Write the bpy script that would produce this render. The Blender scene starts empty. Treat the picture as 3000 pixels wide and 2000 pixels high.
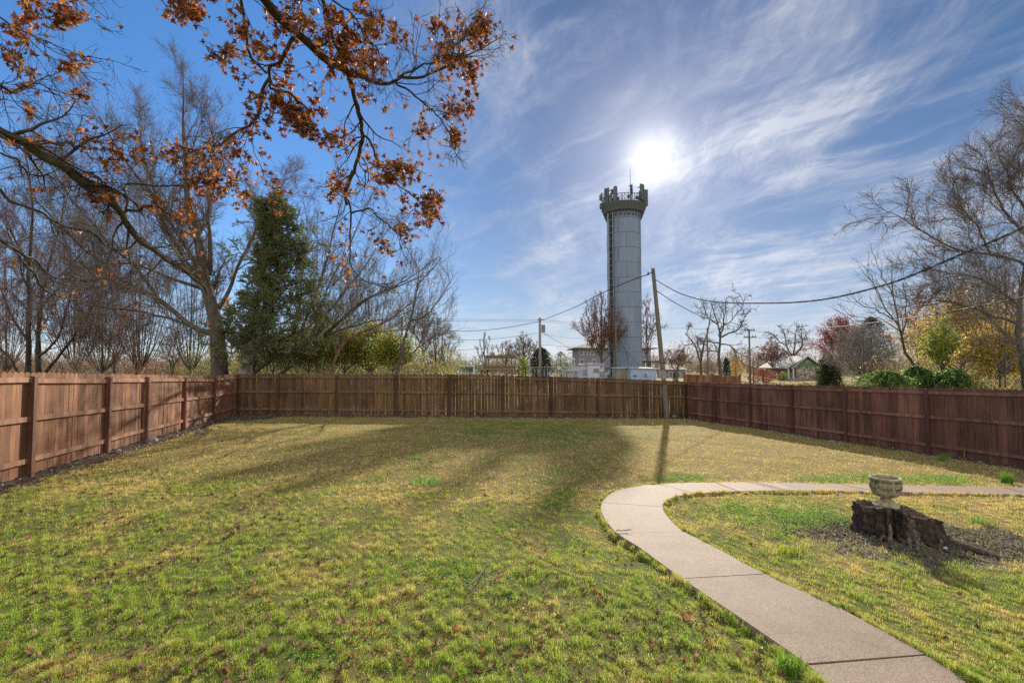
import bpy, math, random
import numpy as np
from mathutils import Vector

# ---------------------------------------------------------------- camera, sky, sun, exposure
SC = bpy.context.scene
F = 1450.0                       # focal length in pixels of the 3000 px wide photograph
PITCH = math.atan(65.0 / F)
CAMZ = 2.11
cd = bpy.data.cameras.new('camera'); cam = bpy.data.objects.new('camera', cd)
SC.collection.objects.link(cam); SC.camera = cam
cd.sensor_width = 36.0; cd.lens = 36.0 * F / 3000.0
cd.clip_start = 0.05; cd.clip_end = 6000
cam.location = (0, 0, CAMZ); cam.rotation_euler = (math.pi / 2 + PITCH, 0, 0)

def ray(px, py):
    u = (px - 1500.0) / F; v = (1000.0 - py) / F
    return np.array([u, math.cos(PITCH) - v * math.sin(PITCH), math.sin(PITCH) + v * math.cos(PITCH)])
def P(px, py, Y):
    d = ray(px, py); return np.array([0, 0, CAMZ]) + d * (Y / d[1])
def zat(py, Y): return P(1500, py, Y)[2]

SUN = ray(1905, 458); SUN = SUN / np.linalg.norm(SUN)
SUN_EL = math.asin(SUN[2]); SUN_AZ = math.atan2(SUN[0], SUN[1])     # azimuth from +Y towards +X
SC.view_settings.view_transform = 'Standard'; SC.view_settings.look = 'None'
SC.view_settings.gamma = 1.0; SC.view_settings.use_curve_mapping = False
SC.view_settings.exposure = 0.60
SC.cycles.use_denoising = False
SC.cycles.max_bounces = 6; SC.cycles.diffuse_bounces = 3; SC.cycles.transmission_bounces = 4
SC.cycles.transparent_max_bounces = 6

sd = bpy.data.lights.new('sun', 'SUN'); so = bpy.data.objects.new('sun', sd); SC.collection.objects.link(so)
sd.energy = 4.9; sd.angle = math.radians(0.55); sd.color = (1.0, 0.90, 0.74)
so.rotation_euler = Vector(SUN).to_track_quat('Z', 'Y').to_euler()
so.location = (20, 60, 60)

W = bpy.data.worlds.new('World'); SC.world = W; W.use_nodes = True
nt = W.node_tree; nt.nodes.clear()
def N(t, **k):
    n = nt.nodes.new(t)
    for a, b in k.items(): setattr(n, a, b)
    return n
def L(a, b): nt.links.new(a, b)
def M(op, a, b=None, c=None, clamp=False):
    n = N('ShaderNodeMath', operation=op); n.use_clamp = clamp
    for i, x in enumerate((a, b, c)):
        if x is None: continue
        if hasattr(x, 'links') or hasattr(x, 'is_output'): L(x, n.inputs[i])
        else: n.inputs[i].default_value = x
    return n.outputs[0]
def SS(x, lo, hi):
    n = N('ShaderNodeMapRange', interpolation_type='SMOOTHSTEP'); L(x, n.inputs[0])
    n.inputs[1].default_value = lo; n.inputs[2].default_value = hi
    return n.outputs[0]
def VM(op, a, b):
    n = N('ShaderNodeVectorMath', operation=op)
    for i, x in enumerate((a, b)):
        if hasattr(x, 'is_output'): L(x, n.inputs[i])
        else: n.inputs[i].default_value = x
    return n
def MIXC(f, a, b, mode='MIX'):
    n = N('ShaderNodeMix', data_type='RGBA', blend_type=mode)
    for i, x in ((0, f), (6, a), (7, b)):
        if hasattr(x, 'is_output'): L(x, n.inputs[i])
        elif i == 0: n.inputs[0].default_value = x
        else: n.inputs[i].default_value = (*x, 1)
    return n.outputs[2]
sky = N('ShaderNodeTexSky', sky_type='NISHITA'); sky.sun_disc = False
sky.sun_elevation = SUN_EL; sky.sun_rotation = SUN_AZ
sky.air_density = 1.0; sky.dust_density = 0.1; sky.ozone_density = 2.0; sky.altitude = 300
tc = N('ShaderNodeTexCoord'); D = VM('NORMALIZE', tc.outputs['Generated'], (0, 0, 0)).outputs[0]
sx = N('ShaderNodeSeparateXYZ'); L(D, sx.inputs[0])
zc = M('MAXIMUM', sx.outputs[2], 0.0)
inv = M('DIVIDE', 1.0, M('ADD', zc, 0.10))
cx = N('ShaderNodeCombineXYZ'); L(M('MULTIPLY', sx.outputs[0], inv), cx.inputs[0]); L(M('MULTIPLY', sx.outputs[1], inv), cx.inputs[1])
def cirrus(ang, fx, fy, det, rough, warp, wamt, seed):
    wn = N('ShaderNodeTexNoise'); wn.inputs['Scale'].default_value = warp; wn.inputs['Detail'].default_value = 4
    L(cx.outputs[0], wn.inputs['Vector'])
    off = VM('SCALE', wn.outputs['Color'], (0, 0, 0)); off.inputs[3].default_value = wamt
    ad = VM('ADD', cx.outputs[0], off.outputs[0])
    ro = N('ShaderNodeVectorRotate', rotation_type='Z_AXIS'); ro.inputs['Angle'].default_value = math.radians(ang); L(ad.outputs[0], ro.inputs[0])
    mp = N('ShaderNodeMapping'); L(ro.outputs[0], mp.inputs[0])
    mp.inputs['Scale'].default_value = (fx, fy, 1); mp.inputs['Location'].default_value = (seed, seed * 1.7, seed)
    n = N('ShaderNodeTexNoise'); L(mp.outputs[0], n.inputs['Vector']); n.inputs['Scale'].default_value = 1.0
    n.inputs['Detail'].default_value = det; n.inputs['Roughness'].default_value = rough
    return n.outputs['Fac']
c1 = SS(cirrus(12, 2.9, 0.62, 10, 0.66, 1.3, 0.5, 4.4), 0.41, 0.76)      # long fanned streaks
c2 = SS(cirrus(-40, 3.2, 1.0, 10, 0.66, 1.2, 0.6, 7.7), 0.43, 0.76)        # wisps crossing them
c3 = SS(cirrus(10, 0.75, 0.6, 4, 0.55, 0.9, 0.6, 2.3), 0.30, 0.62)         # where the veil is thick
c4 = SS(cirrus(-20, 9.0, 3.0, 6, 0.7, 2.0, 0.5, 5.0), 0.35, 0.70)          # fine ribbing
rib = M('ADD', 0.70, M('MULTIPLY', c4, 0.45))
cl = M('MULTIPLY', M('MULTIPLY', M('ADD', M('MULTIPLY', c1, 0.80), M('MULTIPLY', c2, 0.75)), M('ADD', M('MULTIPLY', c3, 0.95), 0.42)), rib)
azr = M('DIVIDE', sx.outputs[0], M('MAXIMUM', M('ABSOLUTE', sx.outputs[1]), 0.05))     # cloud bank stands in the south-west
msk = SS(azr, -0.42, 0.0)
cl = M('MULTIPLY', cl, M('ADD', M('MULTIPLY', msk, 0.97), 0.01), clamp=True)
dt = VM('DOT_PRODUCT', D, tuple(SUN)).outputs['Value']
dtp = M('MAXIMUM', dt, 0.0)
g_core = M('POWER', dtp, 950.0); g_mid = M('POWER', dtp, 110.0); g_wide = M('POWER', dtp, 14.0)
# sky colour: the physical sky, graded the way the photograph exposes it
hs = N('ShaderNodeHueSaturation'); L(sky.outputs[0], hs.inputs['Color']); hs.inputs['Saturation'].default_value = 1.0
SKY_MUL = 0.105
sk = VM('SCALE', hs.outputs[0], (0, 0, 0)); sk.inputs[3].default_value = SKY_MUL
hs.inputs['Saturation'].default_value = 1.30
gm = N('ShaderNodeGamma'); gm.inputs[1].default_value = 0.72; L(sk.outputs[0], gm.inputs[0])
tint = MIXC(SS(azr, -0.55, 0.15), (0.80, 0.97, 1.32), (0.48, 0.49, 0.61))
graded = MIXC(1.0, gm.outputs[0], tint, 'MULTIPLY')
hor = M('POWER', M('SUBTRACT', 1.0, zc), 7.0)                     # pale air low over the horizon
graded = MIXC(M('MULTIPLY', hor, 0.52), graded, (0.50, 0.72, 1.00))
hor2 = M('POWER', M('SUBTRACT', 1.0, zc), 34.0)
graded = MIXC(M('MULTIPLY', hor2, 0.50), graded, (0.98, 0.86, 0.76))
sky_s = VM('SCALE', graded, (0, 0, 0)); sky_s.inputs[3].default_value = 0.66
graded = sky_s.outputs[0]
cb = VM('SCALE', (0.44, 0.46, 0.53), (0, 0, 0)); L(M('ADD', M('ADD', 0.68, M('MULTIPLY', hor, 0.5)), M('MULTIPLY', g_wide, 0.45)), cb.inputs[3])
skc = MIXC(M('MULTIPLY', cl, 0.80, clamp=True), graded, cb.outputs[0])
back_fill = SS(sx.outputs[1], 0.10, -0.30)                              # bright overcast added behind the camera, out of view, to lift the shade
back_fill_col = MIXC(c3, (0.98, 0.95, 0.90), (0.72, 0.73, 0.76))
skc = MIXC(M('MULTIPLY', back_fill, 0.9), skc, back_fill_col)
gl = VM('SCALE', (1.0, 0.92, 0.80), (0, 0, 0)); clg = M('ADD', 0.75, M('MULTIPLY', cl, 0.5))
L(M('MULTIPLY', clg, M('ADD', M('ADD', M('MULTIPLY', g_core, 0.58), M('MULTIPLY', g_mid, 0.20)), M('MULTIPLY', g_wide, 0.045))), gl.inputs[3])
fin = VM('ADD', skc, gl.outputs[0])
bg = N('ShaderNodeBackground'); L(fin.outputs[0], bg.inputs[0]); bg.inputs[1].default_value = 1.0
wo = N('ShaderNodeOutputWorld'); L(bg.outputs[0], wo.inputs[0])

# ---------------------------------------------------------------- helpers
C = SC.collection
RNG = np.random.default_rng(7); random.seed(7)

def mat(name, build=None, col=(0.5, 0.5, 0.5), rough=0.8, metal=0.0):
    m = bpy.data.materials.new(name); m.use_nodes = True
    global nt
    nt = m.node_tree
    b = nt.nodes['Principled BSDF']; b.inputs['Base Color'].default_value = (*col, 1)
    b.inputs['Roughness'].default_value = rough; b.inputs['Metallic'].default_value = metal
    b.inputs['Specular IOR Level'].default_value = 0.3
    if build: build(b)
    return m
def noise(scale, detail=4, rough=0.55, vec=None, coord='Object', stretch=None):
    n = N('ShaderNodeTexNoise'); n.inputs['Scale'].default_value = scale; n.inputs['Detail'].default_value = detail
    n.inputs['Roughness'].default_value = rough
    t = N('ShaderNodeTexCoord'); v = t.outputs[coord]
    if stretch:
        mp = N('ShaderNodeMapping'); mp.inputs['Scale'].default_value = stretch; L(v, mp.inputs[0]); v = mp.outputs[0]
    L(v, n.inputs['Vector']); return n.outputs['Fac']
def ramp(f, stops):
    n = N('ShaderNodeValToRGB'); e = n.color_ramp.elements
    while len(e) < len(stops): e.new(0.5)
    for i, (p, c) in enumerate(stops): e[i].position = p; e[i].color = (*c, 1)
    L(f, n.inputs[0]); return n.outputs[0]
def attr(name='Col', out='Color'):
    n = N('ShaderNodeAttribute'); n.attribute_name = name; return n.outputs[out]
def bump(b, h, strength=0.4, dist=0.02):
    n = N('ShaderNodeBump'); n.inputs['Strength'].default_value = strength; n.inputs['Distance'].default_value = dist
    L(h, n.inputs['Height']); L(n.outputs[0], b.inputs['Normal'])
def two(c1, c2, scale=5, stretch=None, bstr=0.3, bdist=0.01, lo=0.3, hi=0.7, mulattr=False, detail=5):
    def f(b):
        n = noise(scale, detail, 0.6, stretch=stretch)
        c = ramp(n, [(lo, c1), (hi, c2)])
        if mulattr: c = MIXC(1.0, c, attr(), 'MULTIPLY')
        L(c, b.inputs['Base Color']); bump(b, n, bstr, bdist)
    return f
def leafmat(name, trans=0.45, rough=0.6, spec=0.25):
    m = bpy.data.materials.new(name); m.use_nodes = True
    global nt
    nt = m.node_tree; b = nt.nodes['Principled BSDF']; a = attr()
    L(a, b.inputs['Base Color']); b.inputs['Roughness'].default_value = rough; b.inputs['Specular IOR Level'].default_value = spec
    t = N('ShaderNodeBsdfTranslucent'); L(a, t.inputs[0])
    mx = N('ShaderNodeMixShader'); mx.inputs[0].default_value = trans
    L(b.outputs[0], mx.inputs[1]); L(t.outputs[0], mx.inputs[2]); L(mx.outputs[0], nt.nodes['Material Output'].inputs[0])
    return m

def mesh_np(name, V, faces, col=None, smooth=False):
    """faces: list of int arrays (n,k)"""
    me = bpy.data.meshes.new(name)
    faces = [np.asarray(f) for f in faces if len(f)]
    me.vertices.add(len(V)); me.vertices.foreach_set('co', np.asarray(V, np.float32).ravel())
    nl = sum(f.size for f in faces); nf = sum(len(f) for f in faces)
    me.loops.add(nl); me.polygons.add(nf)
    me.loops.foreach_set('vertex_index', np.concatenate([f.ravel() for f in faces]).astype(np.int32))
    tot = np.concatenate([np.full(len(f), f.shape[1], np.int32) for f in faces])
    st = np.concatenate([[0], np.cumsum(tot)[:-1]]).astype(np.int32)
    me.polygons.foreach_set('loop_start', st)
    if smooth: me.polygons.foreach_set('use_smooth', np.ones(nf, bool))
    if col is not None:
        a = me.color_attributes.new('Col', 'FLOAT_COLOR', 'POINT')
        cc = np.ones((len(V), 4), np.float32); cc[:, :3] = col; a.data.foreach_set('color', cc.ravel())
    me.update(calc_edges=True); me.validate()
    return me

def link(name, me, m=None, parent=None, loc=None):
    o = bpy.data.objects.new(name, me); C.objects.link(o)
    if m is not None: me.materials.append(m)
    if parent is not None:
        o.parent = parent
        if loc is None and parent.type == 'EMPTY': o.location = -Vector(parent.location)
    if loc is not None: o.location = loc
    return o
def tag(o, label=None, cat=None, group=None, kind=None):
    if label: o['label'] = label
    if cat: o['category'] = cat
    if group: o['group'] = group
    if kind: o['kind'] = kind
    return o
def thing(name, loc, label, cat, group=None):
    o = bpy.data.objects.new(name, None); C.objects.link(o); o.location = tuple(float(c) for c in loc); o.empty_display_size = 0.2
    return tag(o, label, cat, group)

class MB:
    def __init__(s): s.V = []; s.Fq = []; s.Ft = []; s.Fn = []; s.col = []
    def add(s, verts, faces, c=1.0):
        b = len(s.V)
        for v in verts: s.V.append(tuple(v)); s.col.append(c)
        for f in faces: s.Fn.append([b + i for i in f])
        return s
    def box(s, c, size, ax=None, c1=1.0, rot=0.0):
        """centre, full size, optional axes (3 unit vectors) or rotation about z"""
        if ax is None:
            cr, sr = math.cos(rot), math.sin(rot); ax = ((cr, sr, 0), (-sr, cr, 0), (0, 0, 1))
        ax = np.array(ax, float); h = np.array(size) / 2.0; c = np.array(c, float)
        vs = [c + ax[0] * h[0] * i + ax[1] * h[1] * j + ax[2] * h[2] * k for i in (-1, 1) for j in (-1, 1) for k in (-1, 1)]
        return s.add(vs, [(0, 1, 3, 2), (4, 6, 7, 5), (0, 4, 5, 1), (2, 3, 7, 6), (0, 2, 6, 4), (1, 5, 7, 3)], c1)
    def bar(s, a, b, w, t=None, c1=1.0):
        a = np.array(a, float); b = np.array(b, float); t = t or w; z = b - a; l = np.linalg.norm(z); z /= l
        r = np.array([0, 0, 1.0]) if abs(z[2]) < 0.9 else np.array([0, 1.0, 0])
        x = np.cross(r, z); x /= np.linalg.norm(x); y = np.cross(z, x)
        return s.box((a + b) / 2, (w, t, l), (x, y, z), c1)
    def tube(s, pts, rad, n=8, caps=True, c1=1.0):
        pts = np.array(pts, float); rad = np.broadcast_to(rad, (len(pts),)); T = np.gradient(pts, axis=0)
        T /= np.linalg.norm(T, axis=1)[:, None] + 1e-9
        m = pts[-1] - pts[0]; ref = np.array([0, 0, 1.0]) if abs(m[2]) < 0.7 * np.linalg.norm(m) + 1e-6 else np.array([0, 1.0, 0])
        vs = []
        for p, t, r in zip(pts, T, rad):
            x = np.cross(ref, t); x /= np.linalg.norm(x) + 1e-9; y = np.cross(t, x)
            for k in range(n):
                a = 2 * math.pi * k / n; vs.append(p + r * (math.cos(a) * x + math.sin(a) * y))
        fs = [(i * n + k, i * n + (k + 1) % n, (i + 1) * n + (k + 1) % n, (i + 1) * n + k) for i in range(len(pts) - 1) for k in range(n)]
        if caps: fs += [tuple(range(n - 1, -1, -1)), tuple(range((len(pts) - 1) * n, len(pts) * n))]
        return s.add(vs, fs, c1)
    def lathe(s, prof, n=32, c=(0, 0, 0), mod=None, c1=1.0):
        vs = []
        for r, z in prof:
            for k in range(n):
                a = 2 * math.pi * k / n; rr = r * (mod(a, r, z) if mod else 1.0)
                vs.append((c[0] + rr * math.cos(a), c[1] + rr * math.sin(a), c[2] + z))
        fs = [(i * n + k, i * n + (k + 1) % n, (i + 1) * n + (k + 1) % n, (i + 1) * n + k) for i in range(len(prof) - 1) for k in range(n)]
        return s.add(vs, fs, c1)
    def build(s, name, m, parent=None, smooth=False, auto=None):
        me = bpy.data.meshes.new(name); me.from_pydata(s.V, [], s.Fn); me.update()
        a = me.color_attributes.new('Col', 'FLOAT_COLOR', 'POINT')
        cc = np.ones((len(s.V), 4), np.float32); ca = np.array([c if np.ndim(c) else (c, c, c) for c in s.col], np.float32); cc[:, :3] = ca
        a.data.foreach_set('color', cc.ravel())
        if smooth: me.polygons.foreach_set('use_smooth', np.ones(len(me.polygons), bool))
        o = link(name, me, m, parent)
        return o

def sstep(x, a, b):
    t = np.clip((x - a) / (b - a), 0, 1); return t * t * (3 - 2 * t)
def G(x, y):
    x = np.asarray(x, float); y = np.asarray(y, float)
    yard = -0.0238 * np.clip(x, -16, 16) - 0.015 * np.clip(y, -5, 28)
    far = -1.2 + 0 * x
    d = np.maximum(y - 28, np.abs(x) - 17)
    return yard + (far - yard) * sstep(d, 0, 45)
def Gs(x, y): return float(G(x, y))
def ground_hit(px, py, extra=0.0):
    d = ray(px, py); t = 5.0
    for _ in range(30):
        p = np.array([0, 0, CAMZ]) + d * t; t += (p[2] - Gs(p[0], p[1]) - extra) / max(-d[2], 1e-3) * 0.9
    return np.array([0, 0, CAMZ]) + d * t
def vnoise(x, y, s, seed):
    r = np.random.default_rng(seed); v = np.zeros_like(np.asarray(x, float))
    for i in range(9):
        a = r.uniform(0, 6.28); k = 6.28 / s * r.uniform(0.5, 2.0); ph = r.uniform(0, 6.28)
        b = r.uniform(0, 6.28); kb = 6.28 / s * r.uniform(0.4, 1.5)
        v += np.sin(k * (x * math.cos(a) + y * math.sin(a)) + ph + 1.7 * np.sin(kb * (x * math.cos(b) + y * math.sin(b)) + ph * 2))
    return v / 4.2      # about -1..1
def smoothline(pts, k):
    pts = np.array(pts, float); n = len(pts)
    if n == 2: t = np.linspace(0, 1, k)[:, None]; return pts[0] * (1 - t) + pts[1] * t
    q = np.vstack([2 * pts[0] - pts[1], pts, 2 * pts[-1] - pts[-2]])
    seg = np.linalg.norm(np.diff(pts[:, :3], axis=0), axis=1) + 1e-6; cum = np.concatenate([[0], np.cumsum(seg)]); cum /= cum[-1]
    out = []
    for t in np.linspace(0, 1, k):
        i = min(max(np.searchsorted(cum, t, 'right') - 1, 0), n - 2); u = (t - cum[i]) / (cum[i + 1] - cum[i])
        a, b, c, d = q[i], q[i + 1], q[i + 2], q[i + 3]
        out.append(0.5 * ((2 * b) + (-a + c) * u + (2 * a - 5 * b + 4 * c - d) * u * u + (-a + 3 * b - 3 * c + d) * u ** 3))
    return np.array(out)

# ---------------------------------------------------------------- layout of the yard
FL = [(-8.8 + 0.248 * 5.2, 9.2 - 5.2), (-11.8, 21.3)]          # left run, seen from its sunny post side
FB = [(-11.8, 21.3), (8.77, 25.0)]
FR = [(8.77, 25.0), (9.46, 23.0), (13.9, 9.4)]
def dist_poly(x, y, pts):
    d = np.full(np.shape(x), 1e9)
    for (ax, ay), (bx, by) in zip(pts[:-1], pts[1:]):
        vx, vy = bx - ax, by - ay; t = np.clip(((x - ax) * vx + (y - ay) * vy) / (vx * vx + vy * vy), 0, 1)
        d = np.minimum(d, np.hypot(x - ax - t * vx, y - ay - t * vy))
    return d
def left_fence_x(y): return -8.8 - 0.248 * (y - 9.2)
def right_fence_x(y): return np.where(y > 23, 8.77 + 0.345 * (25 - y), 9.46 + 0.3265 * (23 - y))
def back_fence_y(x): return 21.3 + 0.18 * (x + 11.8)
def in_yard(x, y, m=0.0): return (x > left_fence_x(y) + m) & (x < right_fence_x(y) - m) & (y < back_fence_y(x) - m)

OUT = [(2450, 2060), (2402, 2000), (2364, 1952), (2180, 1822), (2000, 1700), (1875, 1608), (1803, 1560), (1764, 1510), (1759, 1480), (1775, 1455), (1803, 1438), (1870, 1423), (1935, 1417), (2000, 1414), (2090, 1412), (2268, 1413), (2545, 1420), (3000, 1429), (3500, 1440)]
INN = [(2945, 2060), (2848, 2000), (2722, 1922), (2480, 1790), (2250, 1684), (2089, 1599), (2000, 1551), (1958, 1512), (1944, 1488), (1945, 1474), (1958, 1463), (1985, 1453), (2025, 1447), (2070, 1443), (2150, 1439), (2340, 1436), (2600, 1440), (3000, 1449), (3500, 1461)]
po = np.array([ground_hit(a, b, 0.04)[:2] for a, b in OUT]); pi = np.array([ground_hit(a, b, 0.04)[:2] for a, b in INN])
# carry the walk on behind the camera
po = np.vstack([po[0] + (po[0] - po[2]) * 4, po]); pi = np.vstack([pi[0] + (pi[0] - pi[2]) * 4, pi])
KP = 220
po_s = smoothline(np.c_[po, np.zeros(len(po))], KP)[:, :2]
# pair by control index, not by arc length
def by_index(ctrl, k):
    q = np.vstack([2 * ctrl[0] - ctrl[1], ctrl, 2 * ctrl[-1] - ctrl[-2]]); out = []
    for t in np.linspace(0, len(ctrl) - 1 - 1e-6, k):
        i = int(t); u = t - i; a, b, c, d = q[i], q[i + 1], q[i + 2], q[i + 3]
        out.append(0.5 * ((2 * b) + (-a + c) * u + (2 * a - 5 * b + 4 * c - d) * u * u + (-a + 3 * b - 3 * c + d) * u ** 3))
    return np.array(out)
PO = by_index(po, KP); PI = by_index(pi, KP); PC = (PO + PI) / 2
def on_path(x, y, m=0.0):
    d = np.full(np.shape(x), 1e9); w = np.zeros(np.shape(x))
    for i in range(0, KP - 1):
        ax, ay = PC[i]; bx, by = PC[i + 1]; vx, vy = bx - ax, by - ay; L2 = vx * vx + vy * vy + 1e-9
        t = np.clip(((x - ax) * vx + (y - ay) * vy) / L2, 0, 1); dd = np.hypot(x - ax - t * vx, y - ay - t * vy)
        hw = 0.5 * np.hypot(*(PO[i] - PI[i])) * abs(np.cross((PO[i] - PI[i]) / np.hypot(*(PO[i] - PI[i])), np.array([vx, vy]) / math.sqrt(L2)))
        s = dd < d; d = np.where(s, dd, d); w = np.where(s, hw, w)
    return d < w + m
STUMP = ground_hit(2628, 1566)

# ---------------------------------------------------------------- ground
def soil_mask(x, y):
    dx = x - STUMP[0] - 0.35; dy = y - STUMP[1] + 0.15
    return sstep(1.0 - np.hypot(dx / 2.3, dy / 1.25) + 0.22 * vnoise(x, y, 0.8, 3), 0.0, 0.45)
def mulch_mask(x, y):
    d = np.minimum(dist_poly(x, y, FL), dist_poly(x, y, FB) * 0.50)
    corner = np.hypot(x + 11.2, y - 21.0)
    d = np.minimum(d, corner * 0.22); d = np.minimum(d, dist_poly(x, y, FR) * 0.9 + 0.05)
    return sstep(0.58 - d + 0.16 * vnoise(x, y, 0.9, 5), 0.0, 0.30)
def dryness(x, y):
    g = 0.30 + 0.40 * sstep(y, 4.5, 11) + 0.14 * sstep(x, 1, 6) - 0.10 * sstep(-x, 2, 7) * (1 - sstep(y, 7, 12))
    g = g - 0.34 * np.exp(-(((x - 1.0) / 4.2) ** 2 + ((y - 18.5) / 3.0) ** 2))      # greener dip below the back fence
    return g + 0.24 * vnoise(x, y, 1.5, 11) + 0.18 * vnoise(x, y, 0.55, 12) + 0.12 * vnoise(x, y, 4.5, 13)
def axis(lo, hi, step, far, n):
    inner = np.arange(lo, hi + 1e-6, step); g = np.geomspace(step, far, n)
    return np.concatenate([lo - g[::-1], inner, hi + g])
gx = axis(-17, 17, 0.17, 2600, 26); gy = axis(-3, 28, 0.17, 3000, 26)
XX, YY = np.meshgrid(gx, gy); ZZ = G(XX, YY)
fine = ((np.abs(XX) < 17.5) & (YY > -3.5) & (YY < 28.5))
ZZ = ZZ + np.where(fine, 0.012 * vnoise(XX, YY, 0.9, 21) + 0.02 * vnoise(XX, YY, 3.5, 22), 0)
sm = soil_mask(XX, YY) * fine; mm = mulch_mask(XX, YY) * fine * (YY < back_fence_y(XX) + 1.0)
onp = on_path(XX, YY, 0.05) & fine
ZZ = ZZ - 0.02 * sm - np.where(onp, 0.05, 0)
V = np.stack([XX, YY, ZZ], -1).reshape(-1, 3); ny, nx = XX.shape
I = np.arange(ny * nx).reshape(ny, nx)
Fq = np.stack([I[:-1, :-1], I[:-1, 1:], I[1:, 1:], I[1:, :-1]], -1).reshape(-1, 4)
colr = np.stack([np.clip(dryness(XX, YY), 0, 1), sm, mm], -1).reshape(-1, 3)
def m_ground(b):
    a = N('ShaderNodeSeparateColor'); L(attr(), a.inputs[0])
    n1 = noise(14, 8, 0.7); n2 = noise(90, 4, 0.7); n3 = noise(1.3, 5, 0.6)
    green = ramp(n2, [(0.30, (0.050, 0.055, 0.015)), (0.55, (0.13, 0.15, 0.035)), (0.75, (0.22, 0.22, 0.07))])
    straw = ramp(n2, [(0.30, (0.11, 0.075, 0.028)), (0.55, (0.27, 0.20, 0.072)), (0.75, (0.42, 0.32, 0.13))])
    c = MIXC(SS(M('ADD', a.outputs[0], M('MULTIPLY', M('SUBTRACT', n1, 0.5), 0.7)), 0.15, 0.85), green, straw)
    soil = ramp(n1, [(0.3, (0.075, 0.058, 0.042)), (0.7, (0.20, 0.16, 0.12))])
    c = MIXC(SS(M('ADD', a.outputs[1], M('MULTIPLY', M('SUBTRACT', n1, 0.5), 0.6)), 0.25, 0.6), c, soil)
    mul = ramp(n2, [(0.25, (0.040, 0.030, 0.022)), (0.5, (0.095, 0.072, 0.055)), (0.8, (0.19, 0.15, 0.12))])
    c = MIXC(SS(M('ADD', a.outputs[2], M('MULTIPLY', M('SUBTRACT', n1, 0.5), 0.6)), 0.25, 0.6), c, mul)
    L(c, b.inputs['Base Color']); b.inputs['Roughness'].default_value = 0.95; b.inputs['Specular IOR Level'].default_value = 0.1
    bump(b, n2, 0.7, 0.03)
MG = mat('ground_turf', m_ground)
tag(link('ground', mesh_np('ground', V, [Fq], colr, True), MG), 'lawn and open ground inside and beyond the yard fence', kind='structure')

# ---------------------------------------------------------------- concrete path
def m_conc(b):
    v = N('ShaderNodeTexVoronoi'); v.inputs['Scale'].default_value = 150
    t = N('ShaderNodeTexCoord'); L(t.outputs['Object'], v.inputs['Vector'])
    pv = N('ShaderNodeSeparateColor'); L(v.outputs['Color'], pv.inputs[0])
    c = ramp(pv.outputs[0], [(0.0, (0.17, 0.120, 0.085)), (0.35, (0.30, 0.225, 0.165)), (0.75, (0.36, 0.275, 0.205)), (1.0, (0.50, 0.41, 0.33))])
    st = ramp(noise(1.6, 8, 0.72), [(0.3, (0.70, 0.67, 0.64)), (0.5, (0.92, 0.91, 0.90)), (0.7, (1.06, 1.05, 1.04))])
    c = MIXC(1.0, c, attr(), 'MULTIPLY'); c = MIXC(1.0, c, (0.86, 0.82, 0.79), 'MULTIPLY'); L(MIXC(1.0, c, st, 'MULTIPLY'), b.inputs['Base Color']); b.inputs['Roughness'].default_value = 0.75
    bump(b, v.outputs['Distance'], 0.35, 0.006)
MC = mat('exposed_aggregate', m_conc)
def jidx(px, py):
    p = ground_hit(px, py, 0.04)[:2]; return int(np.argmin(np.hypot(*(PO - p).T)))
jo = [jidx(*q) for q in ((2364, 1952), (2000, 1701), (1806, 1562), (1768, 1472), (1925, 1418), (2090, 1412), (2285, 1413), (2470, 1418), (2700, 1423), (2940, 1428), (3200, 1433))]
ji = []
for q in ((2722, 1918), (2250, 1684), (2003, 1556), (1944, 1484), (2045, 1446), (2165, 1438), (2355, 1436), (2560, 1439), (2790, 1444), (3040, 1450), (3290, 1455)):
    p = ground_hit(q[0], q[1], 0.04)[:2]; ji.append(int(np.argmin(np.hypot(*(PI - p).T))))
jo = [2] + jo + [KP - 1]; ji = [2] + ji + [KP - 1]
mb = MB()
for a in range(len(jo) - 1):
    k = max(3, min(24, jo[a + 1] - jo[a] + 1))
    io = np.linspace(jo[a], jo[a + 1], k); ii = np.linspace(ji[a], ji[a + 1], k)
    def at(A, t): i = np.clip(t.astype(int), 0, KP - 2); f = (t - i)[:, None]; return A[i] * (1 - f) + A[i + 1] * f
    o_ = at(PO, io); i_ = at(PI, ii)
    g = 0.008
    for E in (o_, i_):                                             # open joint between slabs
        d0 = E[1] - E[0]; E[0] += d0 / np.hypot(*d0) * g; d1 = E[-2] - E[-1]; E[-1] += d1 / np.hypot(*d1) * g
    if a == 0: o_[-1] += (0.004, -0.006)
    tilt = random.uniform(-0.004, 0.004)
    vs = []
    for p, q in zip(o_, i_):
        m_ = 0.012; e = (q - p) / np.hypot(*(q - p))
        for pt, dz in ((p, -0.12), (p, 0.050 - m_), (p + e * m_, 0.050), (q - e * m_, 0.044), (q, 0.044 - m_), (q, -0.12)):
            vs.append((pt[0], pt[1], Gs(pt[0], pt[1]) + dz + tilt))
    fs = [(i * 6 + j, i * 6 + j + 1, (i + 1) * 6 + j + 1, (i + 1) * 6 + j) for i in range(k - 1) for j in range(5)]
    fs += [(5, 4, 3, 2, 1, 0), tuple((k - 1) * 6 + j for j in range(6))]
    mb.add(vs, fs, random.uniform(0.88, 1.06))
tag(mb.build('path', MC), 'curving exposed aggregate concrete walk cut into slabs', kind='structure')

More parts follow.
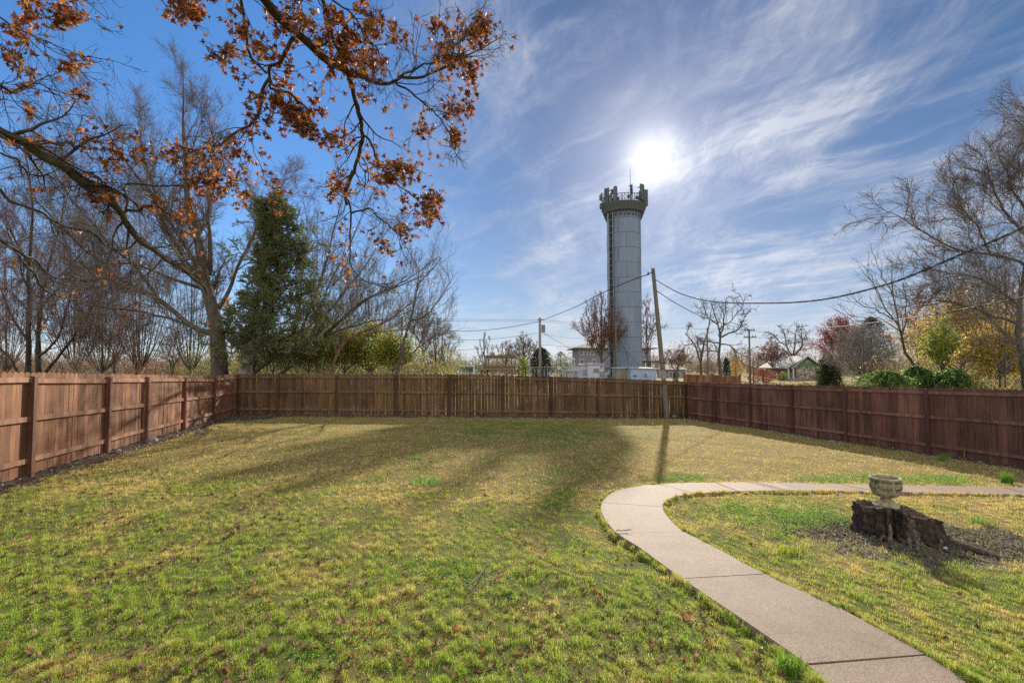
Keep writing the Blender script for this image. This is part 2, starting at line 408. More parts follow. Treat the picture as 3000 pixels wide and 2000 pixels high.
# ---------------------------------------------------------------- wooden fences
def m_wood(base, dark, grain=22):
    def f(b):
        n = noise(1.0, 6, 0.65, stretch=(grain, grain, 1.1)); n2 = noise(0.9, 4, 0.5); n3 = noise(6, 3, 0.5, stretch=(1, 1, 0.35))
        c = ramp(n, [(0.28, dark), (0.62, base), (0.85, tuple(min(1, v * 1.45) for v in base))])
        c = MIXC(1.0, c, attr(), 'MULTIPLY')
        st = ramp(n2, [(0.30, (0.62, 0.58, 0.58)), (0.50, (0.95, 0.90, 0.88)), (0.70, (1.25, 1.20, 1.12))]); c = MIXC(1.0, c, st, 'MULTIPLY')
        kn = ramp(n3, [(0.66, (1, 1, 1)), (0.74, (0.55, 0.5, 0.5))]); c = MIXC(1.0, c, kn, 'MULTIPLY')
        L(c, b.inputs['Base Color']); b.inputs['Roughness'].default_value = 0.72; bump(b, n, 0.35, 0.006)
    return f
MW = mat('red_brown_stained_board', m_wood((0.245, 0.122, 0.062), (0.080, 0.037, 0.026)))
MWR = mat('stained_rail', m_wood((0.300, 0.165, 0.105), (0.130, 0.068, 0.044), 9))
MWP = mat('stained_post', m_wood((0.150, 0.066, 0.042), (0.065, 0.029, 0.020), 16))
def fence(name, label, A, B, posts, ztop, side, h=1.83, gap=(0.001, 0.006), bw=0.14, ground=None, post_top=-0.09, raildz=(-0.17, None, 0.27), under=0.035, group='runs of stained picket fence', first=True, last=True, tint=1.0, wild=0.0):
    """A->B plan line; ztop(t) board tops; side=+1: posts stand to the left of A->B"""
    A = np.array(A, float); B = np.array(B, float); D = B - A; LN = np.hypot(*D); d = D / LN; nrm = np.array([-d[1], d[0]]) * side
    ax = ((d[0], d[1], 0), (nrm[0], nrm[1], 0), (0, 0, 1)); root = thing(name, (A[0], A[1], Gs(*A)), label, 'fence', group)
    gz = ground or (lambda p: Gs(p[0], p[1]))
    ts = posts
    def pt(s, off): return A + d * s + nrm * off
    for i in range(len(ts) - 1):
        s0, s1 = ts[i], ts[i + 1]; pk = MB(); s = s0 + random.uniform(0, 0.01)
        while s < s1 - 0.05:
            w = min(bw * random.uniform(0.97, 1.02), s1 - s - 0.003)
            m = s + w / 2; q = pt(m, 0); zt = ztop(m / LN) + random.uniform(-0.012, 0.012); zb = gz(q) + under + random.uniform(-0.015, 0.02)
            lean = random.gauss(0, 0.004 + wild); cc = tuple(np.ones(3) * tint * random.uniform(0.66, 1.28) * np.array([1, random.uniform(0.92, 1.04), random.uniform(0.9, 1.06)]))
            yo = random.gauss(0, 0.003); t2 = 0.009
            # dog-eared outline of one picket
            e = 0.035; out = [(-w / 2, zb), (w / 2, zb), (w / 2, zt - e), (w / 2 - e * 0.8, zt - 0.006), (w / 2 - e * 1.1, zt), (-w / 2 + e * 1.1, zt), (-w / 2 + e * 0.8, zt - 0.006), (-w / 2, zt - e)]
            vs = []
            for oy in (-t2, t2):
                for (u, z) in out:
                    k = (z - zb) / (zt - zb); uu = u + lean * (k - 0.5) * 2
                    c = pt(m + uu, -0.012 + yo + oy + (0.5 - k) * yo); vs.append((c[0], c[1], z))
            n_ = 8; fs = [tuple(range(n_ - 1, -1, -1)) if side > 0 else tuple(range(n_)), tuple(range(n_, 2 * n_)) if side > 0 else tuple(range(2 * n_ - 1, n_ - 1, -1))]
            fs += [(j, (j + 1) % n_, n_ + (j + 1) % n_, n_ + j) for j in range(n_)]
            pk.add(vs, fs, cc)
            s += w + random.uniform(*gap) + (random.random() < 0.06) * random.uniform(0.004, 0.010)
        pk.build('picket_panel', MW, root)
        for r in raildz:
            rb = MB()
            def rz(s_):
                q = pt(s_, 0); zt = ztop(s_ / LN); zg = gz(q)
                if r is None: return zg + (zt - zg) * 0.555
                return zt + r if r < 0 else zg + r
            a0 = s0 + 0.047; a1 = s1 - 0.047; j = random.uniform(-0.02, 0.02)
            p0 = pt(a0, 0.021); p1 = pt(a1, 0.021)
            x = np.array([p1[0] - p0[0], p1[1] - p0[1], rz(a1) - rz(a0) + j]); ln = np.linalg.norm(x); x /= ln
            y = np.array([nrm[0], nrm[1], 0]); z = np.cross(x, y); z = z if z[2] > 0 else -z
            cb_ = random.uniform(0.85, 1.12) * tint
            rb.box(((p0[0] + p1[0]) / 2, (p0[1] + p1[1]) / 2, (rz(a0) + rz(a1) + j) / 2 - j * 0.0), (ln, 0.038, 0.088), (x, y, z), cb_)
            rb.build('rail', MWR, root)
    for i, s in enumerate(ts):
        if (i == 0 and not first) or (i == len(ts) - 1 and not last): continue
        p = MB(); q = pt(s, 0.045 + 0.0025); zg = gz(q) - 0.25; zt = ztop(s / LN) + post_top + random.uniform(-0.01, 0.01)
        lx = random.gauss(0, 0.008); ly = random.gauss(0, 0.008); h_ = 0.045
        vs = []
        for z, kx in ((zg, 0), (zt - 0.006, 1), (zt, 1)):
            hh = h_ if z < zt else h_ - 0.006
            for a, b_ in ((-1, -1), (1, -1), (1, 1), (-1, 1)):
                c = pt(s + a * hh + lx * kx, 0.0475 + b_ * hh + ly * kx); vs.append((c[0], c[1], z))
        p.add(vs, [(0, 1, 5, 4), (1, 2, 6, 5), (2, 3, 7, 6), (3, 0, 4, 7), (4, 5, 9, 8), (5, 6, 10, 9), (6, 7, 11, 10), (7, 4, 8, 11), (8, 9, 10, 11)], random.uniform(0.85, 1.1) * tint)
        p.build('post', MWP, root)
    return root
# left run: A near camera, B back corner; yard lies to its right
lA, lB = np.array(FL[0]), np.array(FL[1]); lLN = np.hypot(*(lB - lA))
def s_at(px, A, B):
    u = (px - 1500) / F; d = B - A; t = (u * A[1] - A[0]) / (d[0] - u * d[1]); return t * np.hypot(*d)
lp = [s_at(p, lA, lB) for p in (94, 317, 430, 542, 628)]
lp = [lp[0] - 4.9, lp[0] - 2.45] + lp + [lLN - 0.03]
def ztl(t):
    y = lA[1] + (lB[1] - lA[1]) * t; return np.interp(y, [4, 8.3, 11.4, 16, 18.6, 21.3], [2.08, 1.98, 1.88, 1.74, 1.66, 1.67])
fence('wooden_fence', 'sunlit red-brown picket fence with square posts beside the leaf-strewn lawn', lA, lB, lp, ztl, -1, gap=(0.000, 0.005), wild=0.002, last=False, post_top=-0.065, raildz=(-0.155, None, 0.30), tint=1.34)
bA, bB = np.array(FB[0]), np.array(FB[1]); bLN = np.hypot(*(bB - bA))
bp = [0.03] + [s_at(p, bA, bB) for p in (818, 988, 1161, 1316, 1471, 1613, 1751, 1885)] + [bLN - 0.02]
def ztb(t):
    px = 1500 + F * (bA[0] + (bB[0] - bA[0]) * t) / (bA[1] + (bB[1] - bA[1]) * t); py = np.interp(px, [700, 1400, 1700, 1850, 2008], [1094, 1096, 1105, 1109.5, 1117])
    Y = bA[1] + (bB[1] - bA[1]) * t; return P(px, py, Y)[2]
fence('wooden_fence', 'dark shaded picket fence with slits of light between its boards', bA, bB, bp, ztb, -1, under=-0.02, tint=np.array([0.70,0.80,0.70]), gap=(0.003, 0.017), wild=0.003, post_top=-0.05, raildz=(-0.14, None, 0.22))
rB, rC, rD = np.array(FR[0]), np.array(FR[1]), np.array(FR[2]); 
# right run bends slightly at its second post; one run with a straight plan from the corner
rA, rE = np.array([8.77, 25.0]), np.array([13.95, 9.2]); rLN = np.hypot(*(rE - rA))
rp = [0.0] + [s_at(p, rA, rE) for p in (2095, 2197, 2320, 2475, 2713)]
rp = rp + [rp[-1] + 2.5, rp[-1] + 4.95]
def ztr(t):
    X = rA[0] + (rE[0] - rA[0]) * t; Y = rA[1] + (rE[1] - rA[1]) * t; px = 1500 + F * X / Y
    py = np.interp(px, [2008, 2100, 2200, 2330, 2480, 2700, 3000, 3400], [1117, 1120.5, 1123.5, 1127, 1130, 1135, 1140, 1147]); return P(px, py, Y)[2]
fence('wooden_fence', 'plum-brown picket fence behind the urn and stump', rA, rE, rp, ztr, -1, under=-0.03, tint=np.array([0.84,0.82,1.04]), gap=(0.0, 0.003), wild=0.001, first=False, post_top=-0.075, raildz=(-0.14, None, 0.26))
# neighbour's short run beyond the corner
nA = P(2006, 1100, 31)[:2]; nB = P(2168, 1100, 31)[:2]; nLN = np.hypot(*(nB - nA))
fence('wooden_fence', 'short reddish scalloped fence section standing beyond the yard corner', nA, nB, [0.0, nLN * 0.5, nLN], lambda t: zat(1099 - 4 * (1 - t) + 2 * t, 31), 1, gap=(0.0, 0.004), group=None, post_top=0.10, tint=1.15)

# ---------------------------------------------------------------- lawn: grass blades, litter
ML = leafmat('grass_blade', 0.42, 0.60, 0.15)
def hsvjit(c, n, amt=0.15):
    k = RNG.normal(1, amt, (n, 1)); return np.clip(c * k * RNG.normal(1, 0.07, (n, 3)), 0.004, 0.95)
def sample_yard(n, y0, y1, dens_pow=2.2):
    """ground points, thicker near the house end of the yard"""
    u = RNG.random(n); a = 1 - dens_pow
    y = (y0 ** a + u * (y1 ** a - y0 ** a)) ** (1 / a) if abs(a) > 1e-3 else y0 * (y1 / y0) ** u
    hw = 1.10 * y + 2.6; x = (RNG.random(n) * 2 - 1) * hw
    k = in_yard(x, y, 0.05) & (x > -14) & (x < 14.5); x, y = x[k], y[k]
    k = ~on_path(x, y, -0.015); return x[k], y[k]
def blades(name, x, y, length, width, colr, segs, label, tilt=0.5, z0=-0.004):
    n = len(x); z = G(x, y) + 0.012 * vnoise(x, y, 0.9, 21) + 0.02 * vnoise(x, y, 3.5, 22) + z0
    th = RNG.random(n) * 6.283; lean = np.abs(RNG.normal(0, tilt, n)); l = length
    dx, dy = np.cos(th), np.sin(th); wa = RNG.random(n) * 6.283; wx, wy = np.cos(wa), np.sin(wa)
    base = np.stack([x, y, z], -1); out = []
    if segs == 2:
        mid = base + np.stack([dx * lean * l * 0.25, dy * lean * l * 0.25, l * 0.55], -1)
        tip = base + np.stack([dx * lean * l * 0.95, dy * lean * l * 0.95, l * np.clip(1 - 0.35 * lean, 0.25, 1)], -1)
        w = np.stack([wx * width, wy * width, 0 * wx], -1) / 2
        Vv = np.stack([base - w, base + w, mid + w * 0.8, mid - w * 0.8, tip], 1); b = np.arange(n)[:, None] * 5
        fa = [b + np.array([0, 1, 2, 3]), b + np.array([3, 2, 4])]; k = 5
    else:
        tip = base + np.stack([dx * lean * l * 0.8, dy * lean * l * 0.8, l * np.clip(1 - 0.3 * lean, 0.25, 1)], -1)
        w = np.stack([wx * width, wy * width, 0 * wx], -1) / 2
        Vv = np.stack([base - w, base + w, tip], 1); b = np.arange(n)[:, None] * 3
        fa = [b + np.array([0, 1, 2])]; k = 3
    me = mesh_np(name, Vv.reshape(-1, 3), fa, np.repeat(colr, k, 0))
    return tag(link(name, me, ML), label, kind='stuff')
def grass_colour(x, y):
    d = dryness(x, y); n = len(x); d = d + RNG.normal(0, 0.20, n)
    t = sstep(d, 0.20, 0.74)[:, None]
    lush = np.array([0.32, 0.44, 0.060]); olive = np.array([0.52, 0.54, 0.110]); straw = np.array([0.72, 0.56, 0.19]); tan = np.array([0.80, 0.62, 0.30])
    c = np.where(t < 0.5, lush + (olive - lush) * t * 2, olive + (straw - olive) * (t - 0.5) * 2)
    k = (RNG.random(n) < 0.10 + 0.22 * sstep(d, 0.5, 0.9))[:, None]; c = np.where(k, tan, c)
    return hsvjit(c, n, 0.20)
def thin(x, y):
    s = soil_mask(x, y); m = mulch_mask(x, y)
    keep = RNG.random(len(x)) > np.clip(s * 0.93 + m * 0.97, 0, 0.985)
    return x[keep], y[keep]
for (n, y0, y1, seg, l0, w0) in ((1600000, 2.3, 9.0, 2, 0.044, 0.0038), (520000, 8.0, 25.2, 1, 0.045, 0.0100)):
    x, y = thin(*sample_yard(n, y0, y1, 1.55 if seg == 2 else 0.9))
    cl_ = 0.5 + 0.5 * vnoise(x, y, 0.33, 31); cl2 = 0.5 + 0.5 * vnoise(x, y, 0.14, 32)
    bare = sstep(vnoise(x, y, 0.75, 33), -0.95, -0.35); keep = RNG.random(len(x)) < (0.12 + 0.88 * sstep(cl_ * 0.6 + cl2 * 0.6, 0.30, 0.90)) * (0.15 + 0.85 * bare); x, y, cl_ = x[keep], y[keep], cl_[keep]
    ln = l0 * (0.35 + 1.05 * np.clip(cl_, 0, 1.15) ** 1.5) * RNG.uniform(0.55, 1.25, len(x))
    blades('grass', x, y, ln, w0 * RNG.uniform(0.7, 1.3, len(x)), grass_colour(x, y), seg,
           'short patchy autumn grass mixing green and straw blades' if seg == 2 else 'thinner straw-coloured grass towards the back and side fences', 0.75)
# longer blades leaning over the edges of the walk
ed = []
for E, Cn in ((PO, PC), (PI, PC)):
    i = RNG.integers(0, KP - 1, 26000); u = RNG.random(26000)[:, None]; p = E[i] * (1 - u) + E[i + 1] * u; o = unit_ = (p - (Cn[i] * (1 - u) + Cn[i + 1] * u)); o = o / np.linalg.norm(o, axis=1)[:, None]
    q = p + o * (0.004 + 0.05 * RNG.random(26000)[:, None]); k = (vnoise(q[:, 0], q[:, 1], 0.35, 81) > -0.25) & (q[:, 1] > 2.4); ed.append(q[k])
ed = np.concatenate(ed); x, y = ed[:, 0], ed[:, 1]; cl_ = 0.5 + 0.5 * vnoise(x, y, 0.25, 82)
blades('grass', x, y, (0.055 + 0.05 * np.clip(cl_, 0, 1)) * RNG.uniform(0.6, 1.2, len(x)), 0.0046 * RNG.uniform(0.7, 1.3, len(x)), grass_colour(x, y), 2, 'longer untrimmed grass leaning over the edges of the walk', 0.6)
# greener broad-leaved weeds: low clover patches and coarse tufts
def tuft(cx_, cy_, n, rad, h, colr, name='grass_tuft', label='', spread=0.55):
    r = rad * np.sqrt(RNG.random(n)); a = RNG.random(n) * 6.283; x = cx_ + r * np.cos(a); y = cy_ + r * np.sin(a)
    o = blades(name, x, y, h * RNG.uniform(0.5, 1.1, n), np.full(n, 0.008), hsvjit(np.array(colr), n, 0.18), 2, label, spread)
    del o['kind']; o['category'] = 'grass tuft'; return o
for px, py, n, r, h, c, lb in ((2950, 1412, 260, 0.10, 0.30, (0.16, 0.34, 0.04), 'tall bright green tuft of grass growing against the far edge of the walk'),
                               (2765, 1352, 140, 0.16, 0.26, (0.22, 0.34, 0.08), 'loose pale green tuft at the foot of the plum-brown fence'),
                               (1252, 1412, 300, 0.30, 0.11, (0.24, 0.42, 0.10), 'flattened light green tuft in the tan middle of the lawn'),
                               (1217, 1344, 160, 0.16, 0.09, (0.20, 0.38, 0.10), 'small green tuft in the long shadow of the tower'),
                               (2310, 1620, 170, 0.14, 0.12, (0.36, 0.42, 0.06), 'yellow-green tuft between the walk and the bare soil'),
                               (2320, 1965, 200, 0.09, 0.14, (0.22, 0.36, 0.05), 'feathery green tuft against the near edge of the walk'),
                               (2875, 1530, 140, 0.16, 0.12, (0.26, 0.38, 0.08), 'green tuft in dry grass beyond the stump')):
    p = ground_hit(px, py); tuft(p[0], p[1], n, r, h, c, label=lb)
# clover patches
def leafcloud(Pc, size, tmpl, faces, R=None, flat=None):
    n = len(Pc); q = RNG.normal(size=(n, 4)); q /= np.linalg.norm(q, axis=1)[:, None]; w, x, y, z = q.T
    Rm = np.stack([1 - 2 * (y * y + z * z), 2 * (x * y - z * w), 2 * (x * z + y * w), 2 * (x * y + z * w), 1 - 2 * (x * x + z * z), 2 * (y * z - x * w), 2 * (x * z - y * w), 2 * (y * z + x * w), 1 - 2 * (x * x + y * y)], -1).reshape(n, 3, 3)
    if flat is not None:
        a = RNG.random(n) * 6.283; tx, ty = RNG.normal(0, flat, (2, n)); ca, sa = np.cos(a), np.sin(a)
        Rz = np.stack([ca, -sa, 0 * a, sa, ca, 0 * a, 0 * a, 0 * a, 1 + 0 * a], -1).reshape(n, 3, 3)
        Rx = np.stack([1 + 0 * a, 0 * a, 0 * a, 0 * a, np.cos(tx), -np.sin(tx), 0 * a, np.sin(tx), np.cos(tx)], -1).reshape(n, 3, 3)
        Ry = np.stack([np.cos(ty), 0 * a, np.sin(ty), 0 * a, 1 + 0 * a, 0 * a, -np.sin(ty), 0 * a, np.cos(ty)], -1).reshape(n, 3, 3)
        Rm = np.einsum('nij,njk,nkl->nil', Rx, Ry, Rz)
    if R is not None: Rm = R
    T = np.asarray(tmpl); Vv = np.einsum('nij,kj->nki', Rm, T) * np.asarray(size).reshape(-1, 1, 1) + np.asarray(Pc)[:, None, :]
    b = np.arange(n)[:, None] * len(T)
    by = {}
    for f in faces: by.setdefault(len(f), []).append(f)
    fa = [np.concatenate([b + np.array(f) for f in fs]) for fs in by.values()]
    return Vv.reshape(-1, 3), fa
QUADL = np.array([(-.5, 0, 0), (0, -.28, .05), (.5, 0, 0), (0, .28, .05)]); QF = [(0, 1, 2, 3)]
px_ = np.concatenate([np.random.default_rng(5).uniform(a, b, n) for a, b, n in ((2380, 2830, 26), (1960, 2050, 6), (2060, 2400, 16), (2240, 2440, 10), (1000, 1500, 5), (1280, 1700, 4))])
py_ = np.concatenate([np.random.default_rng(6).uniform(a, b, n) for a, b, n in ((1396, 1416, 26), (1398, 1408, 6), (1460, 1520, 16), (1490, 1560, 10), (1550, 1900, 5), (1230, 1300, 4))])
pts = []
for a, b in zip(px_, py_):
    g = ground_hit(a, b); n = 230; r = 0.34 * np.sqrt(RNG.random(n)); t = RNG.random(n) * 6.283
    pts.append(np.stack([g[0] + 1.6 * r * np.cos(t), g[1] + r * np.sin(t)], -1))
pts = np.concatenate(pts); k = ~on_path(pts[:, 0], pts[:, 1], 0.0); pts = pts[k]
pz = G(pts[:, 0], pts[:, 1]) + RNG.uniform(0.01, 0.055, len(pts))
Vv, fa = leafcloud(np.c_[pts, pz], RNG.uniform(0.018, 0.036, len(pts)), QUADL, QF, flat=0.5)
tag(link('clover', mesh_np('clover', Vv, fa, np.repeat(hsvjit(np.array((0.18, 0.40, 0.04)), len(pts)), 4, 0)), ML), 'bright green clover and ground ivy patches beside the walk', kind='stuff')
# seedlings and moss on the bare soil
x = STUMP[0] + 0.35 + RNG.normal(0, 1.5, 9000); y = STUMP[1] - 0.15 + RNG.normal(0, 0.85, 9000)
k = (soil_mask(x, y) > 0.25) & (vnoise(x, y, 0.5, 40) > -0.1) & ~on_path(x, y, 0.05); x, y = x[k], y[k]
Vv, fa = leafcloud(np.c_[x, y, G(x, y) + RNG.uniform(0.0, 0.02, len(x))], RNG.uniform(0.010, 0.026, len(x)), QUADL, QF, flat=0.5)
tag(link('ground_cover', mesh_np('ground_cover', Vv, fa, np.repeat(hsvjit(np.array((0.20, 0.27, 0.07)), len(x)), 4, 0)), ML), 'tiny pale green seedlings on the bare soil round the stump', kind='stuff')
# clods and crumbs on soil
CL = np.array([(-.5, -.4, -.2), (.5, -.45, -.2), (.4, .5, -.2), (-.45, .4, -.2), (-.1, -.1, .35), (.2, .15, .3)]); CLF = [(0, 1, 4), (1, 2, 5), (1, 5, 4), (2, 3, 5), (3, 4, 5), (3, 0, 4)]
x = STUMP[0] + 0.35 + RNG.normal(0, 1.5, 7000); y = STUMP[1] - 0.15 + RNG.normal(0, 0.85, 7000); k = (soil_mask(x, y) > 0.35) & ~on_path(x, y, 0.05); x, y = x[k], y[k]
Vv, fa = leafcloud(np.c_[x, y, G(x, y) - 0.01], RNG.uniform(0.01, 0.045, len(x)) ** 1, CL, CLF, flat=0.3)
MSOIL = mat('dry_soil', two((0.060, 0.046, 0.034), (0.18, 0.14, 0.105), 30), rough=0.95)
tag(link('soil_crumbs', mesh_np('soil_crumbs', Vv, fa), MSOIL), 'dark clods and bark crumbs on the bare soil', kind='stuff')

# fallen leaves: lobed blade template
def lobed(nl=5, fold=0.18):
    pts = []; 
    for i in range(nl):
        a = math.radians(-125 + 250 * i / (nl - 1)); r = 0.5 * (1.0, 0.86, 1.12, 0.86, 1.0)[i % 5]
        pts.append((r * math.sin(a), r * math.cos(a)))
        if i < nl - 1:
            a2 = math.radians(-125 + 250 * (i + 0.5) / (nl - 1)); pts.append((0.22 * math.sin(a2), 0.22 * math.cos(a2)))
    pts.append((0.05, -0.14)); pts.append((0.0, -0.55)); pts.append((-0.05, -0.14))
    v = [(0, 0, 0)] + [(x_, y_, fold * abs(x_) * 2 + 0.25 * fold * math.sin(7 * y_)) for x_, y_ in pts]
    n_ = len(pts); return np.array(v), [(0, 1 + i, 1 + (i + 1) % n_) for i in range(n_)]
CR = np.array([(0, 0, .12), (-.42, -.25, -.05), (-.15, -.5, .22), (.3, -.38, .02), (.5, .05, .30), (.25, .42, .0), (-.12, .5, .26), (-.48, .18, .10)]); CRF = [(0, 1 + i, 1 + (i + 1) % 7) for i in range(7)]
LB, LBF = lobed(5, 0.22); LBC, _ = lobed(5, 0.75)
ML2 = leafmat('autumn_leaf', 0.40, 0.55, 0.3)
LEAFC = np.array([(0.30, 0.085, 0.020), (0.42, 0.15, 0.035), (0.22, 0.055, 0.020), (0.36, 0.19, 0.085), (0.20, 0.11, 0.07), (0.50, 0.20, 0.04)])
DRYC = np.array([(0.24, 0.14, 0.08), (0.17, 0.10, 0.065), (0.34, 0.22, 0.14), (0.32, 0.22, 0.14), (0.14, 0.085, 0.060), (0.30, 0.16, 0.08)])
def leaf_density(x, y):
    d = 0.25 + 0.9 * sstep(-x, 0.5, 4.5) * (1 - sstep(y, 10, 17)) + 1.3 * np.exp(-(((x - 0.6) / 1.5) ** 2 + ((y - 4.3) / 0.8) ** 2)) + 0.9 * np.exp(-(((x - 0.0) / 2.2) ** 2 + ((y - 3.5) / 0.5) ** 2))
    d = d - 0.30 * sstep(x, 2, 5) - 0.2 * sstep(y, 10, 16)
    return np.clip(d + 0.5 * vnoise(x, y, 0.8, 51) - 0.1, 0.015, 1.4)
x, y = sample_yard(26000, 2.9, 24, 1.3); k = RNG.random(len(x)) < leaf_density(x, y) * 0.30; x, y = x[k], y[k]
o = np.argsort(np.hypot(x, y)); x, y = x[o], y[o]
NI = 240
near_s = RNG.uniform(0.040, 0.078, NI)
leaf_meshes = []
for i in range(12):
    t, tf_ = (LBC, LBF) if i % 4 else (LB, LBF); v = t * np.array([1, RNG.uniform(0.8, 1.1), RNG.uniform(0.6, 1.6)]); v[:, 2] += RNG.normal(0, 0.03, len(v))
    c = np.clip(DRYC[i % 6] * RNG.uniform(0.8, 1.2), 0, 1); me = mesh_np('fallen_leaf', v, [np.array(tf_)], np.tile(c, (len(v), 1))); me.materials.append(ML2); leaf_meshes.append(me)
sel = np.argsort(np.hypot(x, y) * RNG.uniform(0.8, 1.2, len(x)))[:NI]; rest = np.setdiff1d(np.arange(len(x)), sel)
for i, j in enumerate(sel):
    o = bpy.data.objects.new('fallen_leaf', leaf_meshes[i % 12]); C.objects.link(o)
    o.location = (x[j], y[j], Gs(x[j], y[j]) + 0.014); s = near_s[i]; o.scale = (s, s, s)
    o.rotation_euler = (RNG.normal(0, 0.8), RNG.normal(0, 0.8), RNG.random() * 6.28)
    tag(o, 'dry lobed brown leaf lying in the near lawn grass', 'fallen leaf', 'dry leaves scattered over the near lawn')
x, y = x[rest], y[rest]
s = RNG.uniform(0.035, 0.070, len(x)); Vv, fa = leafcloud(np.c_[x, y, G(x, y) + 0.014], s, LBC, LBF, flat=0.9)
tag(link('fallen_leaves', mesh_np('fallen_leaves', Vv, fa, np.repeat(hsvjit(DRYC[RNG.integers(0, 6, len(x))], len(x)), len(LBC), 0)), ML2), 'carpet of small dry brown leaves thinning out across the lawn', kind='stuff')
# leaf litter along the fences
n = 90000; x = RNG.uniform(-14, 14, n); y = RNG.uniform(6, 25.2, n); m = mulch_mask(x, y); k = in_yard(x, y, 0.06) & (RNG.random(n) < m * 0.85) ; x, y = x[k], y[k]
Vv, fa = leafcloud(np.c_[x, y, G(x, y) + RNG.uniform(0.0, 0.03, len(x))], RNG.uniform(0.03, 0.08, len(x)), QUADL * np.array([1, 1.2, 2.0]), QF, flat=0.6)
tag(link('leaf_litter', mesh_np('leaf_litter', Vv, fa, np.repeat(hsvjit(np.array([(0.15, 0.105, 0.075), (0.24, 0.18, 0.13), (0.10, 0.07, 0.05), (0.33, 0.27, 0.21)])[RNG.integers(0, 4, len(x))], len(x)), 4, 0)), ML2), 'grey-brown leaf litter heaped along the foot of the fences', kind='stuff')

# ---------------------------------------------------------------- simple materials
def plain(name, col, rough=0.7, metal=0.0, scale=4, amt=0.15, stretch=None, bstr=0.15):
    c2 = tuple(min(1, c * (1 + amt)) for c in col); c1 = tuple(c * (1 - amt) for c in col)
    m = mat(name, two(c1, c2, scale, stretch, bstr, 0.01), rough=rough, metal=metal); return m
M_BARK = mat('grey_bark', two((0.040, 0.033, 0.027), (0.165, 0.138, 0.112), 9, (1, 1, 0.25), 0.9, 0.05))
M_BARKL = mat('mossy_limb_bark', two((0.026, 0.020, 0.014), (0.115, 0.092, 0.058), 14, (1, 1, 0.5), 0.8, 0.02))
M_TWIG = plain('twig_bark', (0.185, 0.150, 0.125), 0.9, scale=3, amt=0.3)
M_TWIGR = plain('reddish_twig_bark', (0.20, 0.135, 0.115), 0.9, scale=3, amt=0.3)
M_DARKMETAL = plain('dark_metal', (0.060, 0.062, 0.058), 0.5, 0.4)
M_POLE = mat('weathered_pole', two((0.085, 0.068, 0.045), (0.20, 0.165, 0.115), 6, (5, 5, 0.5), 0.5, 0.01))
M_GPOLE = mat('grey_pole', two((0.16, 0.14, 0.13), (0.30, 0.27, 0.24), 4, (5, 5, 0.4), 0.4, 0.01))
M_CABLE = plain('black_cable', (0.035, 0.033, 0.032), 0.6)
M_TCABLE = mat('twisted_cable', two((0.035, 0.033, 0.032), (0.22, 0.21, 0.20), 9, None, 0.1, 0.01, 0.5, 0.56))
M_WHITE = plain('white_paint', (0.55, 0.58, 0.60), 0.5, amt=0.08)
M_STEEL = plain('galvanised', (0.36, 0.37, 0.37), 0.45, 0.6, amt=0.12)
M_GLASS = mat('window_glass', None, (0.045, 0.055, 0.065), 0.08)
M_GLASS.node_tree.nodes['Principled BSDF'].inputs['Specular IOR Level'].default_value = 0.8

